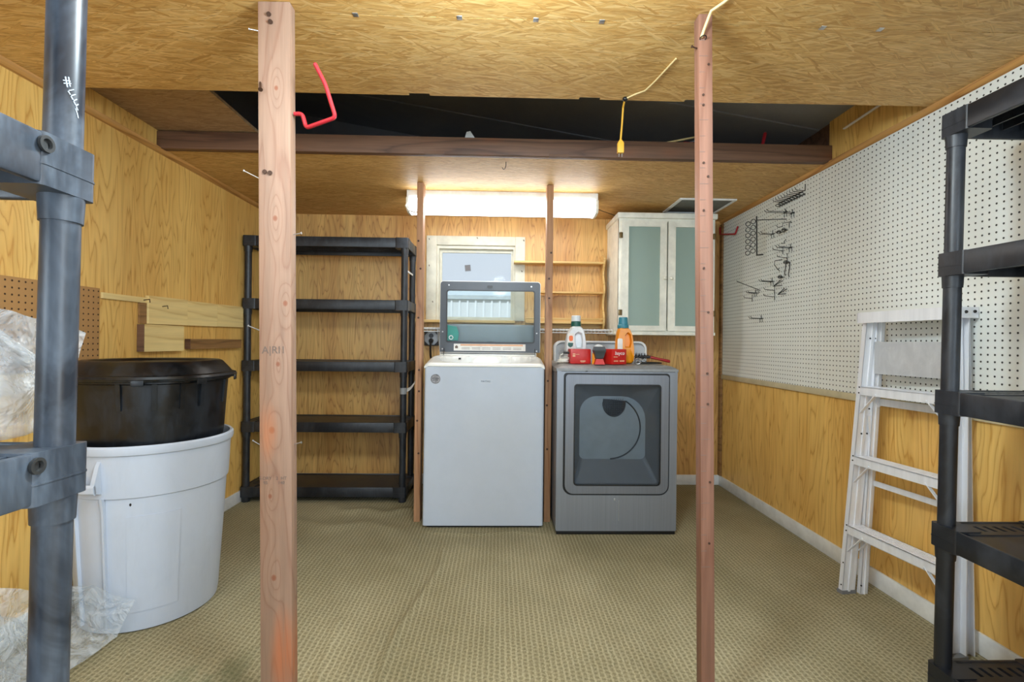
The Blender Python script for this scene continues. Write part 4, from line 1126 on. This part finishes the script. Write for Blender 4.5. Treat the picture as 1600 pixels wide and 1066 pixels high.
g = G(); g.loft([[(0.588+sx*w, 2.882+sy*d, z) for sx, sy in ((-1, -1), (1, -1), (1, 1), (-1, 1))] for w, d, z in ((0.016, 0.014, 1.012), (0.022, 0.020, 1.020), (0.034, 0.024, 1.058), (0.036, 0.026, 1.064), (0.028, 0.022, 1.086))]); obj('housing', g, CHARC, t)
g = G(); g.loft([[(0.588+sx*w, 2.882+sy*d, z) for sx, sy in ((-1, -1), (1, -1), (1, 1), (-1, 1))] for w, d, z in ((0.030, 0.024, TOPZ), (0.020, 0.018, 1.014))]); obj('foot', g, RED, t)
g = G(); g.sphere((0.592, 2.925, 1.070), 0.034, 3, (1, 0.6, 0.85)); obj('dome', g, BOTTLE, t)
g = G(); g.loft([[(0.552, 2.905, TOPZ), (0.570, 2.895, TOPZ), (0.570, 2.899, TOPZ), (0.552, 2.909, TOPZ)], [(0.552, 2.905, 1.05), (0.562, 2.90, 1.04), (0.562, 2.904, 1.04), (0.552, 2.909, 1.05)]]); obj('tab', g, ORANGE, t, label='orange tab')
t = thing('cord_coil', 'white cord coiled beside the left red carton with a black plug', 'cord', (0.385, 3.0, TOPZ))
g = G()
for k in range(4): g.torus((0.388+0.004*k, 3.0, TOPZ+0.006+0.008*k), (0.15*math.sin(k*2), 0.2*math.cos(k), 1), 0.034-0.002*k, 0.0042, 24, 8)
g.tube([(0.37, 3.0, TOPZ+0.03), (0.375, 2.99, TOPZ+0.05), (0.395, 2.99, TOPZ+0.06)], 0.004, 8)
obj('cable', g, WCORD, t)
g = G(); g.tube([(0.392+0.005*i, 2.985, TOPZ+0.062+(0.014 if i % 2 else -0.006)) for i in range(7)], 0.0032, 6); g.cyl((0.39, 2.985, TOPZ+0.064), (0.428, 2.985, TOPZ+0.064), 0.006, seg=10); obj('plug', g, BLACK, t)
t = thing('wire_brush', 'black bristle brush with a red handle lying on the right of the dryer top', 'brush', (0.93, 3.0, TOPZ))
g = G(); g.loft([[Vector((0.925, 3.0, 1.024))*(1-s)+Vector((1.045, 2.985, 0.999))*s + Vector((0, 0.010*w*math.cos(a), 0.009*w*math.sin(a))) for a in [2*math.pi*i/14 for i in range(14)]] for s, w in ((0, 0.7), (0.06, 1), (0.5, 0.9), (0.9, 1.1), (0.98, 0.9), (1, 0.5))]); obj('handle', g, plain('brush_handle_red', (150, 22, 24), 0.4), t)
g = G(); g.cyl((0.835, 3.01, 1.026), (0.930, 3.0, 1.024), 0.008, seg=10)
for i in range(13):
    x = 0.838+i*0.0068
    for k in range(7):
        a = 2*math.pi*k/7+i*0.6; q = 0.024 if i < 10 else 0.016
        g.cyl((x, 3.008, 1.026), (x+0.004*math.sin(i*3+k), 3.008+q*math.cos(a), 1.026+q*math.sin(a)), 0.0016, 0.0010, 5)
obj('bristle_head', g, BLACK, t)
g = G(); g.torus((0.845, 2.975, TOPZ+0.018), (0.1, 0.9, 0.5), 0.020, 0.0035, 22, 8); g.torus((0.870, 2.98, TOPZ+0.012), (0.1, 0.5, 0.9), 0.026, 0.003, 22, 8); obj('hanging_ring', g, STEEL, t)
g = G(); g.tube([(0.84, 2.99, 0.988), (0.90, 2.97, 0.988), (0.96, 2.985, 0.989), (1.0, 3.01, 0.988), (0.95, 3.05, 0.989), (0.88, 3.04, 0.988)], 0.0045, 8)
tobj('cable', g, BLACK, 'black cable lying under the red-handled brush on the dryer', 'cable')

# ---------------------------------------------------------------- wall cabinet
t = thing('wall_cabinet', 'white hanging cabinet with two reeded glass doors in the back right corner', 'cabinet', (1.186, 3.65, 1.168))
CX0, CX1, CF, CB = 0.840, 1.530, 3.478, 3.849
g = G()
g.box(CX0, CX0+0.016, CF, CB, 1.19, 1.995); g.box(CX1-0.016, CX1, CF, CB, 1.19, 1.995); g.box(CX0+0.016, CX1-0.016, CF, CB, 1.19, 1.205); g.box(CX0+0.016, CX1-0.016, CF, CB, 1.98, 1.995); g.box(CX0+0.016, CX1-0.016, CB-0.008, CB, 1.205, 1.98)
g.frame(rr(CX0, CX1, 1.19, 1.995, 0.002, 2), rr(CX0+0.03, CX1-0.03, 1.215, 1.970, 0.002, 2), CF-0.002, CF+0.014, XZ)
obj('carcass', g, CREAM, t)
g = G(); g.box(CX0-0.012, CX1+0.012, CF-0.022, CB, 1.995, 2.034, 0.005); obj('cornice', g, CREAM, t)
g = G(); g.box(CX0-0.004, CX1+0.004, CF-0.014, CB, 1.168, 1.19, 0.003); obj('bottom_rail', g, CREAM, t)
for z in (1.703, 1.450):
    g = G(); g.box(CX0+0.016, CX1-0.016, CF+0.030, CB-0.008, z-0.014, z); obj('shelf', g, CREAM, t)
for k, (x0, x1, hx, kx) in enumerate(((0.856, 1.180, 0.853, 1.163), (1.190, 1.514, 1.517, 1.207))):
    g = G()
    lo = rr(x0, x1, 1.198, 1.978, 0.002, 2); li = rr(x0+0.050, x1-0.046, 1.232, 1.936, 0.002, 2)
    g.frame(lo, li, CF-0.020, CF-0.003, XZ); d = obj('door', g, CREAM, t)
    g = G(); g.frame(rr(x0+0.044, x1-0.040, 1.226, 1.942, 0.002, 2), rr(x0+0.052, x1-0.048, 1.234, 1.934, 0.002, 2), CF-0.023, CF-0.016, XZ); obj('bead', g, CREAM, d)
    g = G(); g.box(x0+0.046, x1-0.042, CF-0.012, CF-0.008, 1.228, 1.940); obj('door_pane', g, FROST, d, label='reeded frosted glass pane')
    g = G(); g.cyl((kx, CF-0.020, 1.570), (kx, CF-0.034, 1.570), 0.006, seg=12); g.sphere((kx, CF-0.042, 1.570), 0.012, 2); obj('knob', g, CREAM, d)
    for z in (1.872, 1.325):
        g = G(); g.box(hx-0.014, hx+0.012, CF-0.0225, CF-0.019, z-0.020, z+0.020, 0.001); g.cyl((hx, CF-0.024, z-0.020), (hx, CF-0.024, z+0.020), 0.004, seg=10); obj('hinge', g, BRASS, d)

# ---------------------------------------------------------------- spice shelf, sill board, wire shelf, outlet
t = thing('wall_shelf', 'small pale pine shelf rack on the back wall right of the window', 'shelf', (0.45, 3.80, 1.21))
for x0, x1, z, th in ((0.106, 0.787, 1.727, 0.016), (0.30, 0.787, 1.497, 0.014), (0.20, 0.787, 1.268, 0.016)):
    g = G(); g.box(x0, x1, 3.735, 3.831, z-th, z, 0.002); obj('shelf_board', g, PINEX, t)
g = G(); g.box(0.20, 0.787, 3.733, 3.743, 1.284, 1.296, 0.002); obj('guard_rail', g, PINEX, t)
g = G(); g.box(0.20, 0.787, 3.832, YB-0.0005, 1.222, 1.300); obj('back_rail', g, PINEX, t)
pr = [(3.849, 1.205)]
for i in range(25):
    z = 1.205 + i*0.0240
    ph = ((z-1.225)/0.235) % 1.0
    pr.append((3.742 - 0.022*math.sin(math.pi*2*ph)*(1 if z < 1.76 else 0.3) + (0.03 if i == 24 else 0), z))
pr.append((3.849, 1.781))
g = G(); g.loft([[(0.787, a, b) for a, b in pr], [(0.801, a, b) for a, b in pr]], True, True); obj('side_board', g, PINEX, t)
g = G(); g.box(-0.66, 0.118, 3.745, YB-0.0005, 1.251, 1.271, 0.002)
tobj('sill_board', g, PINEX, 'pale pine ledge board under the window', 'ledge')
t = thing('wire_shelf', 'white wire shelf on the back wall under the window behind the washer', 'shelf', (0.1, 3.72, 1.18))
g = G()
for y, z in ((3.60, 1.205), (3.60, 1.180), (3.70, 1.200), (3.78, 1.200), (3.835, 1.200)): g.cyl((-0.60, y, z), (0.828, y, z), 0.0032, seg=8)
obj('rod', g, WHITE, t)
g = G()
for i in range(57):
    x = -0.60+i*0.0255
    g.tube([(x, 3.847, 1.2045), (x, 3.60, 1.2085), (x, 3.5965, 1.200), (x, 3.597, 1.178)], 0.0016, 5)
o = obj('cross_wire', g, WHITE, t)
for x in (-0.45, 0.62):
    g = G(); g.bar((x, 3.61, 1.195), (x, 3.846, 1.00), 0.004, 0.012, (1, 0, 0)); obj('bracket', g, WHITE, t)
t = thing('wall_outlet', 'grey metal outlet box with a black plug on the back wall left of the washer', 'outlet', (-0.525, 3.82, 1.07))
g = G(); g.box(-0.580, -0.468, 3.825, YB-0.0005, 1.075, 1.185, 0.003); obj('box', g, plain('outlet_box', (70, 70, 70), 0.5, 0.4), t)
oc = [(-0.524+0.055*math.cos(math.radians(22.5+45*i)), 1.130+0.055*math.sin(math.radians(22.5+45*i))) for i in range(8)]
g = G(); g.plate(oc, 3.812, 3.826, XZ); fp = obj('face_plate', g, plain('galvanised', (140, 142, 144), 0.45, 0.5), t)
g = G(); g.cyl((-0.524, 3.813, 1.150), (-0.524, 3.808, 1.150), 0.018, seg=20); obj('socket', g, BLACK, fp)
g = G(); g.cyl((-0.524, 3.813, 1.112), (-0.524, 3.790, 1.108), 0.019, 0.016, seg=20); g.tube([(-0.524, 3.795, 1.108), (-0.524, 3.775, 1.095), (-0.524, 3.772, 1.06), (-0.522, 3.775, 1.00), (-0.510, 3.785, 0.93), (-0.49, 3.79, 0.80), (-0.47, 3.79, 0.50)], 0.0075, 8)
tobj('power_plug', g, BLACK, 'black power plug and cable in the lower socket of the grey outlet', 'plug')

# ---------------------------------------------------------------- wire hooks on the white pegboard
PX = XR-0.006
def hk(label, kind, y, z, d, **k):
    g = G(); r = 0.0021; H = []
    def P(dx, dy, dz): return (PX-dx, y+dy, z+dz)
    if kind == 'single':
        g.tube([P(0, 0, 0.022), P(0.004, 0, 0.022), P(0.004, 0, -0.004), P(d*0.9, 0, 0.002), P(d, 0, 0.014)], r, 6); g.tube([P(0.004, 0, 0), P(0.004, 0, -0.025)], r, 6)
    elif kind == 'double':
        for s in (-0.013, 0.013):
            g.tube([P(0.003, s, -0.024), P(0.004, s, 0.0), P(d*0.9, s, 0.002), P(d, s, 0.014)], r, 6)
        g.tube([P(0.004, -0.02, 0), P(0.004, 0.02, 0)], r*1.3, 6); g.tube([P(0.002, 0, 0), P(0.004, 0, 0.022)], r, 6)
    elif kind == 'rod':
        g.tube([P(0, 0, 0), P(d, 0, k.get('up', 0.0)), P(d+0.004, 0, k.get('up', 0.0)+0.004)], r*1.1, 6); g.torus(P(0.022, 0.0, -0.012), (0.3, 1, 0), 0.011, r*0.8, 14, 5)
    elif kind == 'curl':
        g.tube([P(0, 0, 0.01), P(0.008, 0, 0.004), P(0.05, 0, -0.004), P(0.052, 0, -0.024), P(d*0.9, 0, -0.030), P(d, 0, -0.018)], r, 6); g.tube([P(0.004, -0.012, 0), P(0.004, 0.012, 0), P(0.004, 0.012, -0.024)], r, 6)
    elif kind == 'vee':
        g.tube([P(0.002, 0.014, 0.03), P(d, 0, -0.01), P(0.002, -0.014, 0.024)], r*1.2, 6); g.tube([P(0, 0, -0.004), P(d, 0, -0.01)], r*1.2, 6)
    elif kind == 'ring':
        g.tube([P(0, 0, 0), P(d, 0, 0.0)], r, 6); g.torus(P(d*0.6, 0, -0.002), (0.2, 0.3, 1), 0.013, r, 16, 6); g.torus(P(d*0.5, 0.012, 0.004), (0.2, 0.8, 0.5), 0.010, r, 16, 6)
    elif kind == 'drop':
        g.tube([P(0.004, 0, 0.02), P(0.006, 0, -0.02), P(0.010, 0.004, -0.055), P(0.002, 0.008, -0.068)], r*1.2, 6); g.tube([P(0, 0.012, 0.016), P(0.006, 0, 0.010)], r, 6)
    elif kind == 'bent':
        g.tube([P(0.0, 0, 0), P(d, 0, -0.006), P(d+0.004, 0, -0.03), P(d-0.016, 0.0, -0.058), P(d-0.030, 0, -0.07)], r, 6); g.tube([P(d-0.018, 0, -0.062), P(d-0.028, 0, -0.05)], r, 6)
    elif kind == 'small':
        g.tube([P(0, 0, 0.016), P(0.012, 0, 0.0), P(0.006, 0, -0.008), P(0.03, 0, -0.010)], r, 6)
    t = obj('peg_hook', g, DARKWIRE)
    # origin at the wall end
    t.data.transform(Matrix.Translation((-PX, -y, -z))); t.location = (PX, y, z)
    tag(t, label, 'hook', 'wire hooks on the white pegboard')
hk('long double-prong wire hook just below the wire loop rack', 'double', 2.969, 1.919, 0.127)
hk('short double wire hook at the right end below the loop rack', 'double', 2.896, 1.896, 0.05)
hk('curled wire hook under the two double hooks near the top', 'curl', 2.915, 1.843, 0.089)
hk('double wire hook directly right of the column of rings', 'double', 3.108, 1.816, 0.087)
hk('ring-ended wire hook with coils right of the ring column hook', 'ring', 2.98, 1.80, 0.06)
hk('second coiled wire hook overlapping the first coil', 'ring', 2.945, 1.806, 0.04)
hk('tiny bent wire hook alone under the coiled hooks', 'small', 2.966, 1.738, 0.024)
hk('double wire hook in the middle of the pegboard hooks', 'double', 2.912, 1.692, 0.086)
hk('long single wire hook left of the middle double hook', 'single', 2.992, 1.692, 0.068)
hk('single wire hook above the hanging bent wire', 'single', 2.944, 1.640, 0.067)
hk('bent wire hook that hangs down in a hooked tail', 'bent', 3.005, 1.635, 0.044)
hk('ring-shaped wire hook above the two drop hooks', 'ring', 2.923, 1.606, 0.039)
hk('left one of two straight drop hooks hanging down', 'drop', 2.956, 1.600, 0.0)
hk('right one of two straight drop hooks hanging down', 'drop', 2.916, 1.586, 0.0)
hk('wire hook with a loop eye below the drop hooks', 'ring', 2.975, 1.524, 0.044)
hk('double wire hook left of the loop-eye hook', 'double', 3.109, 1.513, 0.083)
hk('upper long wire hook beside the crossed wires', 'single', 3.079, 1.457, 0.074)
hk('upper V-shaped crossed wire hook low on the board', 'vee', 3.002, 1.480, 0.055)
hk('lower long wire hook under the crossed wires', 'single', 3.078, 1.416, 0.074)
hk('lower V-shaped wire hook right of the crossed wires', 'vee', 2.960, 1.425, 0.05)
hk('long slanting wire rod with an eye at the far end of the hooks', 'rod', 3.255, 1.471, 0.157, up=0.058)
hk('small double wire hook under the slanting rod', 'double', 3.313, 1.460, 0.062)
hk('single wire hook lower left under the slanting rod', 'single', 3.354, 1.429, 0.063)
hk('lowest double wire hook, alone near the bottom of the pegboard', 'double', 3.235, 1.282, 0.082)
# long rack of loops at the top
t = thing('wire_rack', 'wire rack of loops at the top of the pegboard hooks', 'rack', (PX, 2.90, 1.98))
g = G()
for i in range(9):
    y = 3.018 - i*0.029; z = 1.995
    g.torus((PX-0.020, y, z-0.02), (0.2, 0.25, 1), 0.014, 0.0020, 14, 5)
    g.tube([(PX-0.004, y, z), (PX-0.05, y, z+0.004), (PX-0.055, y, z+0.016)], 0.0020, 5)
obj('loop', g, DARKWIRE, t)
g = G(); g.tube([(PX-0.004, 3.04, 1.974), (PX-0.004, 2.775, 1.974)], 0.003, 6); g.tube([(PX-0.004, 3.04, 1.995), (PX-0.004, 2.775, 1.995), (PX-0.004, 2.775, 2.03)], 0.0024, 6); obj('back_bar', g, DARKWIRE, t)
# arm with a hanging column of rings
t = thing('ring_rack', 'wire arm on the pegboard carrying an upright bar with a column of rings', 'rack', (PX, 2.961, 1.874))
g = G(); g.tube([(PX, 2.961, 1.876), (PX-0.178, 2.975, 1.870)], 0.0026, 6); g.tube([(PX-0.178, 2.975, 1.894), (PX-0.176, 2.972, 1.655)], 0.0042, 6); g.tube([(PX-0.178, 2.973, 1.655), (PX-0.14, 2.965, 1.658)], 0.004, 6); obj('arm', g, DARKWIRE, t)
for i in range(6):
    for k in range(2):
        g = G(); g.torus((PX-0.196-0.022*k, 2.980+0.02*k, 1.862-0.036*i-0.010*k), (0.1, 0.9, 0.25), 0.0135, 0.0022, 18, 6); obj('ring', g, DARKWIRE, t)

# ---------------------------------------------------------------- stepladder
LO = Vector((1.538, 2.155, 0)); LW = Vector((0.122, -0.9925, 0)).normalized(); LD = Vector((0.9925, 0.122, 0)).normalized()
def LP(a, b, z): return LO + LW*a + LD*b + Vector((0, 0, z))
t = thing('stepladder', 'folded aluminium stepladder leaning by the right wall behind the black shelf post', 'ladder', (1.60, 1.93, 0))
LWID, LH = 0.450, 1.225
def rail_pt(side, z):
    """front edge position of the front rail: side 0 far, 1 near"""
    s = z/LH
    a = 0.0 + 0.052*s if side == 0 else LWID - 0.052*s
    return a, 0.0 + 0.062*s
def leg_pt(side, z):
    s = z/LH
    a = 0.012 + 0.050*s if side == 0 else LWID - 0.012 - 0.050*s
    return a, 0.082 + 0.026*s
def channel(pt, side, z0, z1, web, fl, th=0.003, z2=None):
    g = G(); sg = 1 if side == 0 else -1     # flanges point outwards
    for (b0, b1, a0, a1) in ((0, web, -th, 0), (0, th, -fl, 0), (web-th, web, -fl, 0), (web*0.42, web*0.58, 0, 0.004)):
        R = []
        for z in (z0, z1):
            a, b = pt(side, z)
            R.append([LP(a+sg*p, b+q, z) for p, q in ((a0, b0), (a1, b0), (a1, b1), (a0, b1))])
        g.loft(R)
    return g
for side in (0, 1):
    r_ = obj('front_rail', channel(rail_pt, side, 0.012, LH, 0.064, 0.022), ALU, t)
    g = G(); a, b = rail_pt(side, 0.0); sg = 1 if side == 0 else -1
    g.loft([[LP(a+sg*p, b+q, z) for p, q in ((-0.026, -0.003), (0.003, -0.003), (0.003, 0.068), (-0.026, 0.068))] for z in (0.0, 0.016)])
    obj('foot', g, plain('ladder_foot', (120, 120, 122), 0.6), r_)
    g = G()
    for z in (0.04, 0.14, 0.285, 0.31, 0.60, 0.62, 0.90, 0.925):
        a, b = rail_pt(side, z); g.sphere(LP(a-0.008*sg, b-0.001, z), 0.0035, 1)
    for z in (0.72, 0.83, 1.14):
        a, b = rail_pt(side, z); g.sphere(LP(a+0.001*sg, b+0.022, z), 0.004, 1); g.sphere(LP(a+0.001*sg, b+0.05, z), 0.004, 1)
    obj('rivet', g, DARKWIRE, r_)
    l_ = obj('rear_leg', channel(leg_pt, side, 0.0, LH, 0.036, 0.020), ALU, t)
    g = G(); a, b = leg_pt(side, 0.05); g.sphere(LP(a+0.001, b-0.001, 0.04), 0.004, 1); obj('rivet', g, DARKWIRE, l_)
for z in (0.310, 0.620, 0.928):
    a0, b0 = rail_pt(0, z); a1, _ = rail_pt(1, z)
    g = G()
    def q(a, b, zz): return LP(a, b, zz)
    for (b_0, b_1, z_0, z_1) in ((-0.004, 0.072, -0.004, 0), (-0.004, 0.0, -0.036, 0), (0.068, 0.072, -0.030, 0)):
        g.loft([[q(a, b0+bb, z+zz) for bb, zz in ((b_0, z_0), (b_1, z_0), (b_1, z_1), (b_0, z_1))] for a in (a0+0.001, a1-0.001)])
    for i in range(6):
        bb = 0.006+i*0.011
        g.loft([[q(a, b0+bb+p, z+zz) for p, zz in ((0, 0), (0.005, 0), (0.005, 0.0018), (0, 0.0018))] for a in (a0+0.003, a1-0.003)])
    st_ = obj('step', g, ALU, t)
    for side in (0, 1):
        ar, br = rail_pt(side, z-0.115); sg = 1 if side == 0 else -1; as_ = (a0+0.075) if side == 0 else (a1-0.075)
        g = G(); g.bar(LP(ar+0.001*sg, b0+0.004, z-0.115), LP(as_, b0+0.001, z-0.028), 0.003, 0.013, LD)
        g.sphere(LP(as_, b0-0.005, z-0.028), 0.004, 1); obj('brace', g, ALU, st_)
        if z < 0.5:
            g = G(); g.bar(LP(ar+0.001*sg, b0+0.060, z-0.115), LP(as_, b0+0.064, z-0.020), 0.003, 0.013, LD); obj('brace', g, ALU, st_)
g = G()
pl = [LP(a, b, 0) for a, b in ((0.028, 0.040), (0.430, 0.040), (0.430, 0.150), (0.028, 0.150))]
g.loft([[p+Vector((0, 0, z)) for p in pl] for z in (1.244, 1.252)])
g.loft([[LP(a, b, z) for a, b in ((0.026, 0.036), (0.432, 0.036), (0.432, 0.040), (0.026, 0.040))] for z in (1.206, 1.252)])
for a0, a1 in ((0.026, 0.030), (0.428, 0.432)):
    g.loft([[LP(a, b, z) for a, b in ((a0, 0.036), (a1, 0.036), (a1, 0.150), (a0, 0.150))] for z in (1.212, 1.252)])
cap = obj('top_cap', g, ALU, t)
g = G()
for b, z in ((0.060, 1.232), (0.095, 1.234), (0.132, 1.236)): g.sphere(LP(0.433, b, z), 0.006, 2, (1, 1, 1))
obj('rivet', g, DARKWIRE, cap)
# plate and bars between the rear legs, spreaders
a0, b0 = leg_pt(0, 1.05); a1, _ = leg_pt(1, 1.05)
g = G(); g.loft([[LP(a, b0+q_, z) for a, q_ in ((a0-0.004, -0.004), (a1+0.004, -0.004), (a1+0.004, -0.001), (a0-0.004, -0.001))] for z in (0.985, 1.125)]); obj('rear_plate', g, ALUP, t)
for z, h in ((0.86, 0.030), (0.50, 0.024), (0.235, 0.024)):
    a0, b0 = leg_pt(0, z); a1, _ = leg_pt(1, z)
    g = G(); g.loft([[LP(a, b0+0.030+q_, zz) for a, q_ in ((a0-0.004, 0), (a1+0.004, 0), (a1+0.004, 0.003), (a0-0.004, 0.003))] for zz in (z-h/2, z+h/2)]); obj('rear_bar', g, ALU, t)
for side in (0, 1):
    sg = 1 if side == 0 else -1
    ar, br = rail_pt(side, 0.76); al, bl = leg_pt(side, 0.78)
    g = G(); g.bar(LP(ar+0.006*sg, br+0.05, 0.80), LP(ar+0.006*sg, br+0.064, 0.98 if side else 0.70), 0.003, 0.016, LD); g.bar(LP(ar+0.008*sg, br+0.064, 0.98 if side else 0.88), LP(al+0.008*sg, bl+0.03, 0.84), 0.003, 0.016, LD)
    obj('spreader', g, ALU, t)
